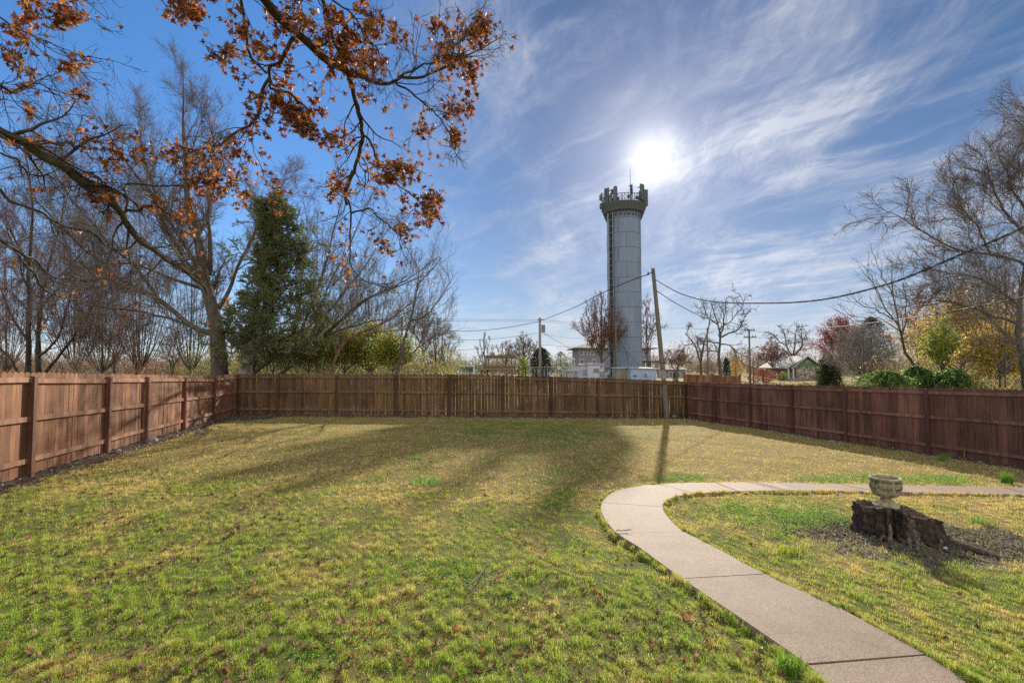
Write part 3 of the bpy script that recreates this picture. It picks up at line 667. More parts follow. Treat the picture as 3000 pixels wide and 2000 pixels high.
# ---------------------------------------------------------------- stump with urn
def stump():
    b = STUMP; root = thing('tree_stump', (b[0], b[1], b[2]), 'dark weathered tree stump with spreading roots in bare soil', 'stump')
    na, nz = 120, 26; V = []; col = []
    r0 = np.random.default_rng(4)
    def rad(a, k):
        # k: 0 at ground, 1 at cut.  trunk is wide along x, with root buttresses
        base = 1 / math.sqrt((math.cos(a) / 0.62) ** 2 + (math.sin(a) / 0.34) ** 2)
        but = 0.0
        for (aa, w, amp) in ((-0.45, 0.20, 0.75), (-1.15, 0.24, 0.26), (-1.75, 0.10, 0.12), (-2.3, 0.15, 0.10), (0.1, 0.14, 0.34), (3.0, 0.25, 0.05), (1.4, 0.2, 0.2), (2.3, 0.2, 0.12)):
            d = (a - aa + math.pi) % (2 * math.pi) - math.pi; but += amp * math.exp(-(d / w) ** 2)
        fl = (1 - k) ** 2.2
        rip = 0.035 * math.sin(17 * a + 2 * math.sin(3 * a)) + 0.022 * math.sin(41 * a + 3 * k) + 0.012 * math.sin(83 * a - 5 * k)
        notch = -0.13 * math.exp(-((a + 1.95) / 0.22) ** 2) * (1 - k * 0.6) - 0.10 * math.exp(-((a + 0.95) / 0.10) ** 2)
        return base * (1 + 0.10 * fl) + but * fl + rip * (0.6 + 0.4 * k) + notch - (0.05 if k < 0.25 and abs(a + 2.4) < 0.5 else 0)
    def top(x, y): return 0.505 - 0.17 * float(sstep(x, -0.15, 0.75)) - 0.02 * x + 0.03 * math.sin(9 * x) * math.sin(7 * y)
    for j in range(nz):
        k = j / (nz - 1)
        for i in range(na):
            a = -math.pi + 2 * math.pi * i / na; r = rad(a, k) + 0.016 * math.sin(23 * k + 9 * a) + r0.normal(0, 0.006)
            x, y = r * math.cos(a), r * math.sin(a); z = -0.10 + k * (top(x * 0.9, y) + 0.10 + r0.normal(0, 0.004) + 0.012 * math.sin(29 * a))
            V.append((x, y, z)); g = 1.0
            grey = math.exp(-((a + 1.12) / 0.22) ** 2) * (1 if k < 0.93 else 0.2) * (0.5 + 0.5 * math.sin(60 * a + 6 * math.sin(9 * k)))
            col.append((1 + 3.4 * grey, 1 + 3.6 * grey, 1 + 4.2 * grey))
    fs = [(j * na + i, j * na + (i + 1) % na, (j + 1) * na + (i + 1) % na, (j + 1) * na + i) for j in range(nz - 1) for i in range(na)]
    # rotten top: concentric rings, hollow and split
    prev = (nz - 1) * na
    for q, s in enumerate((0.9, 0.72, 0.5, 0.25)):
        st = len(V)
        for i in range(na):
            a = -math.pi + 2 * math.pi * i / na; r = rad(a, 1) * s; x, y = r * math.cos(a), r * math.sin(a)
            V.append((x, y, top(x * 0.9, y) - 0.012 * q + 0.018 * math.sin(31 * x + 5 * y) * (q > 0) - 0.03 * (abs(y + 0.05 * math.sin(8 * x)) < 0.03) + r0.normal(0, 0.004))); col.append((1.5, 1.4, 1.3))
        fs += [(prev + i, prev + (i + 1) % na, st + (i + 1) % na, st + i) for i in range(na)]; prev = st
    V.append((0, 0, top(0, 0) - 0.03)); col.append((1.4, 1.3, 1.2)); fs += [(prev + i, prev + (i + 1) % na, len(V) - 1) for i in range(na)]
    me = bpy.data.meshes.new('stump_wood'); me.from_pydata(V, [], fs); me.update()
    at_ = me.color_attributes.new('Col', 'FLOAT_COLOR', 'POINT'); at_.data.foreach_set('color', np.c_[np.array(col), np.ones(len(col))].astype(np.float32).ravel())
    def ms(bb):
        n = noise(11, 7, 0.7, stretch=(1.6, 1.6, 0.5)); n2 = noise(50, 4, 0.6, stretch=(1, 1, 0.25))
        c = ramp(n, [(0.30, (0.012, 0.009, 0.007)), (0.52, (0.060, 0.044, 0.032)), (0.75, (0.150, 0.115, 0.080))])
        L(MIXC(1.0, c, attr(), 'MULTIPLY'), bb.inputs['Base Color']); bb.inputs['Roughness'].default_value = 0.9; bump(bb, n2, 0.9, 0.03)
    m = mat('rotting_stump_wood', ms)
    root.scale = (0.75, 0.78, 0.74); root.rotation_euler = (0, 0, math.radians(-24)); link('stump_wood', me, m, root, (0, 0, 0))
    def gl(x, y): return Gs(b[0] + x, b[1] + y) - b[2]
    for path, r in (([(0.30, -0.35), (0.55, -0.66), (0.85, -0.90), (1.15, -1.00), (1.42, -1.02)], 0.022), ([(0.55, -0.14), (0.85, -0.34), (1.05, -0.52), (1.2, -0.66)], 0.09), ([(-0.05, -0.36), (0.02, -0.52), (0.06, -0.60)], 0.035), ([(-0.28, -0.34), (-0.34, -0.45), (-0.36, -0.50)], 0.05)):
        t = smoothline([(x, y, gl(x, y) + r * 0.5 - 0.02 * (i == len(path) - 1)) for i, (x, y) in enumerate(path)], 12)
        mb = MB(); mb.tube(t + r0.normal(0, 0.006, t.shape), np.linspace(r, r * 0.3, 12), 7, c1=2.2); mb.build('root', m, root, True).location = (0, 0, 0)
    for x, y, h in ((-0.02, -0.74, 0.19), (0.07, -0.76, 0.17), (-0.22, -0.46, 0.30), (0.52, -0.36, 0.12)):
        mb = MB(); z = gl(x, y); t = smoothline([(x, y, z - 0.03), (x + 0.01, y, z + h * 0.5), (x - 0.005, y - 0.01, z + h)], 7)
        mb.tube(t + r0.normal(0, 0.004, t.shape), [0.05, 0.042, 0.034, 0.03, 0.036, 0.028, 0.012], 7, c1=2.4); mb.build('knob', m, root, True).location = (0, 0, 0)
    return root
stump()
def urn():
    c = P(2596, 1482, STUMP[1] + 0.08); zb = STUMP[2] + 0.362
    root = thing('garden_urn', (c[0], c[1], zb), 'weathered yellowish cast stone urn standing on the stump', 'urn')
    def mu(bb):
        n = noise(16, 7, 0.65); n2 = noise(70, 4, 0.6)
        cc = ramp(n, [(0.30, (0.11, 0.095, 0.05)), (0.50, (0.33, 0.285, 0.165)), (0.72, (0.50, 0.44, 0.29))])
        L(MIXC(1.0, cc, attr(), 'MULTIPLY'), bb.inputs['Base Color']); bb.inputs['Roughness'].default_value = 0.9; bump(bb, n2, 0.7, 0.008)
    m = mat('mossy_cast_stone', mu); root.scale = (0.88, 0.88, 0.96)
    rot = math.radians(14)
    def octo(amt):
        def f(a, r, z):
            k = (a - rot + math.pi / 8) % (math.pi / 4) - math.pi / 8; o = math.cos(math.pi / 8) / math.cos(k) * 1.04
            w = float(sstep(z, 0.20, 0.30)) * amt; return 1 * (1 - w) + o * w
        return f
    bowl = [(0.060, 0.085), (0.070, 0.098), (0.095, 0.108), (0.152, 0.132), (0.186, 0.172), (0.204, 0.225), (0.208, 0.300), (0.208, 0.322), (0.216, 0.326), (0.216, 0.338), (0.207, 0.342), (0.207, 0.385), (0.214, 0.388), (0.219, 0.395), (0.219, 0.412), (0.212, 0.418), (0.186, 0.418), (0.180, 0.410), (0.176, 0.36), (0.17, 0.345)]
    mb = MB(); mb.lathe(bowl, 96, mod=octo(1.0)); mb.build('bowl', m, root, False).location = (0, 0, 0)
    # fluted foot
    ft = [(0.0, 0.0), (0.172, 0.0), (0.175, 0.010), (0.172, 0.024), (0.150, 0.030), (0.098, 0.062), (0.082, 0.070), (0.084, 0.080), (0.070, 0.086), (0.060, 0.090)]
    mb = MB(); mb.lathe(ft, 96, mod=lambda a, r, z: 1 + (0.045 * math.cos(24 * a) if 0.028 < z < 0.066 else 0)); mb.build('foot', m, root, False).location = (0, 0, 0)
    # greek-key band, one run per face, with swags under alternate corners
    key = MB(); sw = MB()  # key blocks and swags coloured darker, standing in for shade in the relief
    for s in range(8):
        a0 = rot + s * math.pi / 4; n = np.array([math.cos(a0), math.sin(a0), 0]); t = np.array([-math.sin(a0), math.cos(a0), 0]); R_ = 0.2075 * 1.04 * math.cos(math.pi / 8)
        ctr = n * (R_ + 0.003)
        for q in range(3):
            o = (q - 1) * 0.046
            for (u, z, w, h) in ((0, 0.378, 0.038, 0.005), (-0.0165, 0.364, 0.005, 0.024), (0.004, 0.350, 0.034, 0.005), (0.0165, 0.358, 0.005, 0.016), (0.006, 0.366, 0.018, 0.005)):
                key.box(ctr + t * (o + u) + np.array([0, 0, z]), (w, 0.008, h), (t, n, (0, 0, 1)), 0.42)
        for q in range(9):
            u = (q - 4) / 4; z = 0.296 - 0.052 * (1 - u * u); sw.box(n * (0.203 - 0.02 * (0.3 - z)) + t * u * 0.06 + np.array([0, 0, z]), (0.020, 0.018, 0.014), (t, n, (0, 0, 1)), 0.55)
        a1 = a0 + math.pi / 8; e = np.array([math.cos(a1), math.sin(a1), 0]); tt = np.array([-math.sin(a1), math.cos(a1), 0])
        sw.box(e * 0.210 + np.array([0, 0, 0.30]), (0.022, 0.020, 0.075), (tt, e, (0, 0, 1)), 0.9); sw.box(e * 0.205 + np.array([0, 0, 0.255]), (0.034, 0.018, 0.022), (tt, e, (0, 0, 1)), 0.8)
        for q in range(5): sw.box(n * 0.204 + t * (q - 2) * 0.012 + np.array([0, 0, 0.272 - 0.010 * abs(q - 2)]), (0.009, 0.012, 0.016), (t, n, (0, 0, 1)), 0.45)
    key.build('key_band', m, root).location = (0, 0, 0); sw.build('swag_relief', m, root).location = (0, 0, 0)
    mb = MB(); mb.lathe([(0.0, 0.362), (0.09, 0.366), (0.176, 0.358)], 40); mb.build('potting_soil', MSOIL, root, True).location = (0, 0, 0)
    for ch in root.children:                                    # taller foot, shallower bowl
        for v in ch.data.vertices: v.co.z = v.co.z * 1.33 if v.co.z < 0.09 else 0.1197 + (v.co.z - 0.09) * 0.91
urn()
# stones and scraps
M_STONE = mat('grey_field_stone', two((0.14, 0.13, 0.12), (0.34, 0.31, 0.28), 12, None, 0.6, 0.02))
def rock(px, py, s, label, flat=0.6, m=None, grp='loose stones by the fences'):
    g = ground_hit(px, py); r = np.random.default_rng(int(px * 7 + py)); n1, n2 = 9, 6; mb = MB(); V = []
    for j in range(n2 + 1):
        for i in range(n1):
            a = 2 * math.pi * i / n1; b = -math.pi / 2 + math.pi * j / n2; k = r.uniform(0.82, 1.15)
            V.append((s * k * math.cos(b) * math.cos(a), 0.75 * s * k * math.cos(b) * math.sin(a), flat * s * k * math.sin(b)))
    mb.add(V, [(j * n1 + i, j * n1 + (i + 1) % n1, (j + 1) * n1 + (i + 1) % n1, (j + 1) * n1 + i) for j in range(n2) for i in range(n1)])
    o = mb.build('stone', m or M_STONE); o.location = (g[0], g[1], g[2] + s * flat * 0.35); o.rotation_euler = (0, 0, r.uniform(0, 3)); tag(o, label, 'stone', grp)
rock(345, 1325, 0.10, 'flat pale stone beside the sunlit picket fence between its third and fourth visible posts')
rock(443, 1296, 0.17, 'slanting stone slab under the bottom rail of the sunlit fence')
rock(585, 1270, 0.12, 'rounded dark stone near the far end of the sunlit fence')
rock(512, 1280, 0.11, 'small reddish brick fragment lying under the sunlit fence', 0.3, plain('old_brick', (0.30, 0.12, 0.07)))
rock(1745, 1213, 0.20, 'grey boulder against the dark back fence')
rock(1830, 1212, 0.13, 'small stone in the leaf litter left of the leaning pole')
rock(1975, 1222, 0.15, 'pale stone at the foot of the leaning pole')
rock(2440, 1292, 0.12, 'flat pale scrap of stone under the plum-brown fence', 0.2)
rock(2526, 1555, 0.035, 'tiny white stone in front of the stump', 0.6, M_WHITE)
rock(2770, 1606, 0.028, 'white stone beside the grey root of the stump', 0.6, M_WHITE)
def twig(pts, r, label, lift=0.03):
    q = [ground_hit(a, b, lift) for a, b in pts]; mb = MB(); mb.tube(smoothline(q, 10), np.linspace(r, r * 0.4, 10), 5)
    for k in (0.35, 0.6):
        i = int(k * (len(q) - 1)); a = q[i]; d = q[min(i + 1, len(q) - 1)] - q[i]; e = np.array([-d[1], d[0], 0]) * random.choice((-0.5, 0.5)); mb.tube([a, a + d * 0.6 + e + (0, 0, 0.01)], [r * 0.6, r * 0.25], 4)
    tag(mb.build('fallen_twig', M_TWIG, smooth=True), label, 'twig')
twig([(1806, 1553), (1828, 1553), (1852, 1548)], 0.007, 'small forked twig lying on the concrete walk', 0.075)
twig([(1362, 1720), (1400, 1690), (1428, 1648), (1440, 1636)], 0.008, 'long thin twig lying in the grass left of the walk', 0.06)
twig([(1375, 1735), (1420, 1715), (1460, 1700)], 0.006, 'short dark twig lying across the near lawn', 0.06)

# ---------------------------------------------------------------- water tower with antennas
TY = 90.0
def tower():
    c = P(1831.5, 1090, TY); z0 = Gs(c[0], c[1]); root = thing('water_tower', (c[0], c[1], z0), 'tall pale blue-grey steel standpipe tower crowned with phone antennas', 'water tower')
    def zz(py): return zat(py, TY) - z0
    R = 49.0 / F * TY
    def mt(b):
        sv = N('ShaderNodeSeparateXYZ'); t = N('ShaderNodeTexCoord'); L(t.outputs['Object'], sv.inputs[0])
        n = noise(0.35, 5, 0.6, stretch=(1.5, 1.5, 0.4)); n2 = noise(1.2, 5, 0.6, stretch=(3, 3, 0.15))
        c_ = ramp(n, [(0.3, (0.17, 0.215, 0.29)), (0.7, (0.25, 0.305, 0.395))]); c_ = MIXC(1.0, c_, ramp(n2, [(0.3, (0.86, 0.86, 0.86)), (0.6, (1, 1, 1))]), 'MULTIPLY')
        L(c_, b.inputs['Base Color']); b.inputs['Roughness'].default_value = 0.45
    MT = mat('tower_paint', mt)
    top = zz(607); nb = 12; courses = np.linspace(0, top, nb + 1)
    # courses of curved plate: alternate courses a few millimetres proud so the seams catch light
    prof = []
    for i in range(nb):
        r = R + (0.02 if i % 2 else 0.0); prof += [(r, courses[i]), (r, courses[i + 1] - 0.07), (R - 0.06, courses[i + 1] - 0.06), (R - 0.06, courses[i + 1])]
    mb = MB(); mb.lathe(prof, 96)
    sh = mb.build('shaft', MT, root, False); sh.location = (0, 0, 0)
    sh.data.polygons.foreach_set('use_smooth', np.ones(len(sh.data.polygons), bool)) if False else None
    for i in range(nb):
        sm_ = MB(); r = R + 0.035
        for k in range(4):
            a = math.radians(-122 + k * 90 + (28 if i % 2 else 0)); sm_.box((r * math.cos(a), r * math.sin(a), (courses[i] + courses[i + 1]) / 2 - 0.02), (0.03, 0.03, courses[i + 1] - courses[i] - 0.1), rot=a)
        sm_.build('plate_seam', M_DARKMETAL, root).location = (0, 0, 0)
    MP = plain('platform_paint', (0.10, 0.115, 0.11), 0.6, amt=0.2)
    ro = 66.0 / F * TY; zb = zz(632); zt = zz(606)
    mb = MB(); mb.lathe([(R + 0.03, zb), (R + 0.55, zb + 0.25), (ro - 0.12, zt - 0.16), (ro - 0.05, zt - 0.12), (ro - 0.05, zt), (ro - 0.15, zt + 0.02), (R - 0.5, zt + 0.05)], 64); mb.build('platform', MP, root, False).location = (0, 0, 0)
    mb = MB()
    for k in range(36):
        a = 2 * math.pi * k / 36; d = np.array([math.cos(a), math.sin(a)])
        mb.bar((*(d * (R + 0.10)), zb - 0.9), (*(d * (ro - 0.1)), zt - 0.35), 0.09)
    mb.build('bracket', MP, root).location = (0, 0, 0)
    # railing with lattice
    mb = MB(); nr = 40; rr = ro - 0.35; h = 1.35
    for k in range(nr):
        a, b = 2 * math.pi * k / nr, 2 * math.pi * (k + 1) / nr; p = np.array([rr * math.cos(a), rr * math.sin(a), zt]); q = np.array([rr * math.cos(b), rr * math.sin(b), zt])
        mb.bar(p, p + (0, 0, h), 0.06); mb.bar(p + (0, 0, h), q + (0, 0, h), 0.08); mb.bar(p + (0, 0, 0.25), q + (0, 0, 0.25), 0.05)
        mb.bar(p + (0, 0, 0.25), q + (0, 0, h), 0.035); mb.bar(q + (0, 0, 0.25), p + (0, 0, h), 0.035)
    mb.build('railing', M_DARKMETAL, root).location = (0, 0, 0)
    MA = plain('antenna_shell', (0.12, 0.13, 0.135), 0.5, amt=0.15); r = random.Random(3)
    def antenna(px, depth, y0, y1, w, t=0.18):
        x = (px - 1831.5) / F * (TY + depth); zt_, zb_ = zat(y0, TY + depth) - z0, zat(y1, TY + depth) - z0
        a = math.atan2(depth, x); mb = MB(); w = w / F * TY; t = w * 0.8
        for k, (s1, s2) in enumerate(((0.0, 1.0),)):
            mb.box((x, depth, (zt_ + zb_) / 2), (t, w, zt_ - zb_ - 0.12), rot=a); mb.box((x, depth, zt_ - 0.03), (t * 0.7, w * 0.75, 0.10), rot=a); mb.box((x, depth, zb_ + 0.03), (t * 0.7, w * 0.75, 0.10), rot=a)
        o = mb.build('antenna', MA, root); o.location = (0, 0, 0)
        f = MB(); xi, yi = x - 0.30 * math.cos(a), depth - 0.30 * math.sin(a); f.bar((xi, yi, min(zb_, zt)), (xi, yi, zt_ + 0.15), 0.08)
        for z in (zb_ + 0.4, zt_ - 0.4): f.bar((x, depth, z), (x - 0.9 * math.cos(a), depth - 0.9 * math.sin(a), z), 0.07)
        f.build('antenna_mount', M_DARKMETAL, root).location = (0, 0, 0)
    for a in ((1765, 0.6, 572, 586, 7), (1765, 0.2, 597, 612, 8), (1773, -1.4, 553, 598, 6), (1778, -1.8, 551, 598, 6), (1790, 1.8, 552, 585, 6), (1797, -2.9, 546, 590, 9), (1807, 2.2, 555, 568, 7), (1785, -2.6, 566, 592, 6),
              (1864, 2.3, 542, 553, 6), (1866, 2.6, 553, 570, 5), (1876, -2.6, 539, 585, 7), (1883, -2.0, 541, 588, 6), (1891, -1.2, 556, 598, 7), (1899, -0.6, 556, 604, 7), (1888, 1.6, 560, 588, 6), (1772, 1.5, 566, 590, 5), (1894, 1.0, 562, 592, 6)):
        antenna(*a)
    for px, y0, d in ((1852.5, 497, 0.0), (1842.5, 547, -3.0), (1834, 560, -3.2), (1817, 567, -3.0), (1867, 537, 2.4), (1773, 551, -1.0), (1887, 549, -1.0)):
        mb = MB(); x = (px - 1831.5) / F * (TY + d); ze = zat(y0, TY + d) - z0; mb.tube([(x, d, zt), (x, d, (zt + ze) / 2), (x, d, ze)], [0.06, 0.05, 0.03], 6)
        if 540 < y0 < 560: mb.tube([(x, d, ze - 1.1), (x, d, ze - 0.6)], [0.13, 0.13], 8)
        mb.build('whip_antenna', M_DARKMETAL, root).location = (0, 0, 0)
    for k in range(14):
        a = r.uniform(0, 6.28); mb = MB(); d = (ro - 0.75); mb.box((d * math.cos(a), d * math.sin(a), zt + r.uniform(0.5, 1.0)), (0.25, 0.4, 0.55), rot=a); mb.build('radio_unit', MA, root).location = (0, 0, 0)
    # ladder over a dark cable bundle up the left flank
    la = math.radians(180 + 34); d = np.array([math.cos(la), math.sin(la)]); t = np.array([-d[1], d[0]])
    mb = MB()
    for k in range(9):
        o = (k - 4) * 0.10; p = d * (R + 0.16) + t * o; mb.tube([(p[0], p[1], 0.3), (p[0], p[1], zb - 0.2)], [0.055, 0.055], 6)
    mb.build('cable_bundle', plain('black_jacket', (0.050, 0.046, 0.040), 0.8), root).location = (0, 0, 0)
    mb = MB()
    for s in (-0.62, 0.62):
        p = d * (R + 0.42) + t * s; mb.bar((p[0], p[1], 0.1), (p[0], p[1], zb), 0.07)
    for z in np.arange(0.8, zb, 1.18): a_, b_ = d * (R + 0.42) - t * 0.62, d * (R + 0.42) + t * 0.62; mb.bar((a_[0], a_[1], z), (b_[0], b_[1], z), 0.055)
    mb.build('ladder', M_STEEL, root).location = (0, 0, 0)
    mb = MB()
    for k in range(10):
        a = math.radians(-155 + k * 14); mb.box(((R + 0.06) * math.cos(a), (R + 0.06) * math.sin(a), zz(640)), (0.14, 0.25, 0.22), rot=a)
    mb.build('lug', M_DARKMETAL, root).location = (0, 0, 0)
tower()

# ---------------------------------------------------------------- poles and lines
def leaning_pole():
    b = ground_hit(1955, 1220); b = P(1955, 1220, 24.25); b[2] = Gs(b[0], b[1]); t = P(1913, 788, 27.4)
    root = thing('utility_pole', b, 'weathered wooden service pole leaning in front of the back fence', 'utility pole')
    mb = MB(); pts = smoothline([b - (t - b) * 0.06, b + (t - b) * 0.33, t], 12); mb.tube(pts, np.linspace(0.135, 0.098, 12), 14); mb.build('shaft', M_POLE, root, True)
    gr = MB(); q = b + (t - b) * 0.335; dd = (t - b) / np.linalg.norm(t - b); gr.tube([q - dd * 0.03, q + dd * 0.03], [0.133, 0.133], 14); gr.build('band', M_DARKMETAL, root)
    lg = MB(); lg.tube([b + (0, 0, -0.1), b + dd * 2.45], [0.142, 0.128], 14); lg.build('butt_wrap', M_GPOLE, root, True)
    hw = MB(); a = P(1913, 800, 27.3)
    hw.bar(a + (-0.02, -0.08, 0.0), a + (-0.32, -0.10, -0.04), 0.035); hw.tube([a + (-0.30, -0.10, -0.10), a + (-0.30, -0.10, 0.06)], [0.05, 0.03], 8); hw.tube([a + (-0.18, -0.12, -0.02), a + (-0.10, -0.12, 0.10), a + (0.02, -0.12, 0.02)], 0.014, 5)
    hw.build('insulator_bracket', M_DARKMETAL, root)
    sp = MB(); sp.add([t + (-0.09, 0, -0.05), t + (-0.02, 0.05, -0.05), t + (-0.06, -0.05, -0.05), t + (-0.075, 0, 0.16)], [(0, 1, 3), (1, 2, 3), (2, 0, 3)]); sp.build('splintered_tip', M_POLE, root)
leaning_pole()
def ppole(px, ytop, Y, w, label, m, ybase=None, arms=(), extra=None):
    b = P(px, 1080, Y); b[2] = Gs(b[0], b[1]); zt = zat(ytop, Y); r = w / F * Y / 2
    root = thing('utility_pole', b, label, 'utility pole'); mb = MB(); mb.tube([(b[0], b[1], b[2] - 0.5), (b[0], b[1], zt)], [r * 1.15, r * 0.85], 10); mb.build('shaft', m, root, True)
    for (ya, half, dy) in arms:
        mb = MB(); za = zat(ya, Y); hw = half / F * Y; mb.box((b[0], b[1] - r - 0.06, za), (2 * hw, 0.10, 0.13)); mb.build('crossarm', m, root)
        for o in (-0.92, -0.45, 0.45, 0.92):
            i = MB(); i.tube([(b[0] + o * hw, b[1] - r - 0.06, za + 0.06), (b[0] + o * hw, b[1] - r - 0.06, za + 0.30)], [0.06, 0.03], 6); i.build('insulator', M_DARKMETAL, root)
    if extra == 'can':
        mb = MB(); z = zat(962, Y); mb.tube([(b[0] + r + 0.25, b[1], z - 0.5), (b[0] + r + 0.25, b[1], z + 0.45)], [0.24, 0.24], 12); mb.build('transformer', M_GPOLE, root)
        mb = MB(); z = zat(936, Y); mb.box((b[0] + 0.1, b[1], z), (0.9, 0.12, 0.12)); mb.build('crossarm', M_GPOLE, root)
    if extra == 'lamp':
        mb = MB(); z = zat(1019, Y); mb.tube(smoothline([(b[0], b[1], z - 0.4), (b[0] + 0.5, b[1], z + 0.1), (b[0] + 0.9, b[1], z + 0.15)], 6), 0.04, 6); mb.build('lamp_arm', M_DARKMETAL, root)
        mb = MB(); mb.lathe([(0.05, 0.12), (0.22, 0.02), (0.26, -0.04), (0.0, -0.05)], 12, (b[0] + 1.0, b[1], z + 0.12)); mb.build('street_lamp_head', M_DARKMETAL, root)
    return b
ppole(1582, 930, 62, 8, 'grey pole with a small transformer can standing right of the green round tree', M_GPOLE, extra='can')
ppole(1805, 942, 72, 4.5, 'thin dark bare pole standing in front of the tower', M_POLE)
ppole(1295, 970, 60, 4.5, 'thin pole among the bare trees right of the shrubs', M_POLE)
ppole(1176, 927, 44, 8, 'pole half hidden in twigs over the yellow-green shrubs', M_POLE)
ppole(2074, 960, 70, 4.5, 'slender pole between the pollarded tree and the wide bare oak', M_POLE)
ppole(2197, 963, 62, 5.5, 'pole with two crossarms and a street lamp behind the short fence', M_POLE, arms=((968, 14, 0), (988, 18, 0)), extra='lamp')
ppole(2207, 1048, 62.6, 4.0, 'short stub pole beside the crossarm pole', M_POLE)
ppole(2221, 1028, 95, 2.2, 'thin distant pole left of the red shrub', M_POLE)
def wire(pts, A, B, r, label, m=None, mul=0.0):
    """pts: image points; A,B: (px, depth) at the two ends fix the vertical plane the wire hangs in"""
    a = np.array([(A[0] - 1500) / F * A[1], A[1]]); b = np.array([(B[0] - 1500) / F * B[1], B[1]]); d = b - a; q = []
    for px, py in pts:
        r_ = ray(px, py); u = r_[0] / r_[1]; t = (u * a[1] - a[0]) / (d[0] - u * d[1]); Y = a[1] + t * d[1]; q.append(P(px, py, Y))
    c = smoothline(q, 60 if mul else 26); mb = MB()
    if mul:
        s = np.cumsum(np.r_[0, np.linalg.norm(np.diff(c, axis=0), axis=1)]); c = smoothline(q, 260); s = np.cumsum(np.r_[0, np.linalg.norm(np.diff(c, axis=0), axis=1)])
        for ph in (0, 2.09, 4.19):
            w = s * 9 + ph; mb.tube(c + np.stack([0 * w, np.cos(w) * r * 0.8, np.sin(w) * r * 0.8], -1), r * 0.75, 5)
    else: mb.tube(c, r, 5)
    tag(mb.build('overhead_cable', m or M_CABLE, smooth=True), label, 'cable')
wire([(1918, 818), (1990, 858), (2080, 882), (2207, 888), (2390, 880), (2600, 832), (2800, 752), (3000, 666), (3400, 470)], (1918, 27.2), (3000, 9.0), 0.017, 'thick twisted service cable sagging from the leaning pole towards the house', M_TCABLE, 1)
wire([(1902, 803), (1840, 825), (1750, 865), (1680, 902), (1582, 940)], (1902, 27.1), (1582, 62), 0.030, 'single cable running from the leaning pole to the transformer pole')
wire([(1582, 942), (1480, 960), (1400, 968), (1320, 969), (1240, 962)], (1582, 62), (1200, 56), 0.030, 'cable sagging from the transformer pole into the bare trees')
wire([(1924, 852), (1975, 885), (2045, 922), (2110, 945), (2197, 968)], (1924, 26.6), (2197, 62), 0.022, 'thin cable slanting from the leaning pole to the crossarm pole')
wire([(2197, 956), (2300, 962), (2430, 958), (2560, 945), (2700, 926), (2850, 900), (3000, 870), (3300, 800)], (2197, 62), (3000, 14), 0.018, 'thin line running from the crossarm pole across the red and yellow trees')
for i, (p, A, B, lb) in enumerate((
    ([(1240, 934), (1420, 936), (1582, 937), (1700, 946), (1780, 952)], (1240, 66), (1780, 66), 'upper power line crossing the sky behind the transformer pole'),
    ([(1240, 940), (1420, 941), (1582, 942), (1690, 951)], (1240, 68), (1690, 68), 'second power line just below the upper one'),
    ([(1240, 990), (1330, 995), (1400, 995), (1480, 989), (1575, 975)], (1240, 58), (1575, 62), 'phone line rising to the transformer pole over the wooden stand'),
    ([(1588, 975), (1620, 984), (1680, 990), (1760, 990)], (1588, 62), (1760, 70), 'short phone line running from the transformer pole towards the tower'),
    ([(1240, 1030), (1350, 1025), (1470, 1018), (1582, 1010), (1680, 1017), (1790, 1022)], (1240, 64), (1790, 64), 'low heavy line passing just over the wooden stand'),
    ([(1590, 975), (1640, 1003), (1700, 1040)], (1590, 62), (1700, 66), 'thin guy line slanting down from the transformer pole'),
    ([(1807, 975), (1830, 1020), (1866, 1064)], (1807, 72), (1866, 74), 'black drop wire slanting down across the foot of the tower'),
    ([(1807, 985), (1828, 1020), (1848, 1072)], (1807, 72), (1848, 73), 'second thinner drop wire beside the first on the tower foot'),
    ([(1935, 960), (2040, 963), (2197, 968), (2300, 986), (2420, 1006)], (1935, 72), (2420, 72), 'faint power line behind the wide bare oak'),
    ([(1935, 1033), (2060, 1036), (2190, 1034), (2300, 1040)], (1935, 66), (2300, 66), 'low line passing behind the leaning pole and the bare trees'),
    ([(2197, 988), (2290, 990), (2400, 995)], (2197, 62), (2400, 70), 'line leaving the lower crossarm to the right'),
    ([(1882, 1033), (1960, 1034)], (1882, 80), (1960, 80), 'short faint line right of the tower'))):
    wire(p, A, B, 0.020, lb)

# ---------------------------------------------------------------- utility buildings beyond the back fence
def box_px(x0, x1, y0, Y, depth): return (x0 - 1500) / F * Y, (x1 - 1500) / F * Y, zat(y0, Y)
def shelter(px0, px1, ytop, Y, depth, m, label, roof_m, overhang=0.15, slope=0.0):
    x0, x1, z1 = box_px(px0, px1, ytop, Y, depth); zg = Gs((x0 + x1) / 2, Y); root = thing('equipment_shelter', ((x0 + x1) / 2, Y, zg), label, 'equipment shelter')
    mb = MB(); mb.box(((x0 + x1) / 2, Y + depth / 2, (zg - 0.3 + z1) / 2), (x1 - x0, depth, z1 - zg + 0.3))
    for k in range(1, int((x1 - x0) / 0.6)): mb.box((x0 + k * 0.6, Y - 0.008, (zg + z1) / 2), (0.03, 0.02, z1 - zg - 0.05), c1=0.9)
    mb.build('wall', m, root)
    rf = MB(); rf.add([(x0 - overhang, Y - overhang, z1 + 0.01), (x1 + overhang, Y - overhang, z1 + 0.01 - slope), (x1 + overhang, Y + depth + overhang, z1 + 0.05 - slope), (x0 - overhang, Y + depth + overhang, z1 + 0.05),
                       (x0 - overhang, Y - overhang, z1 + 0.15), (x1 + overhang, Y - overhang, z1 + 0.15 - slope), (x1 + overhang, Y + depth + overhang, z1 + 0.2 - slope), (x0 - overhang, Y + depth + overhang, z1 + 0.2)],
                      [(3, 2, 1, 0), (4, 5, 6, 7), (0, 1, 5, 4), (1, 2, 6, 5), (2, 3, 7, 6), (3, 0, 4, 7)]); rf.build('roof', roof_m, root)
    return root, x0, x1, z1, zg
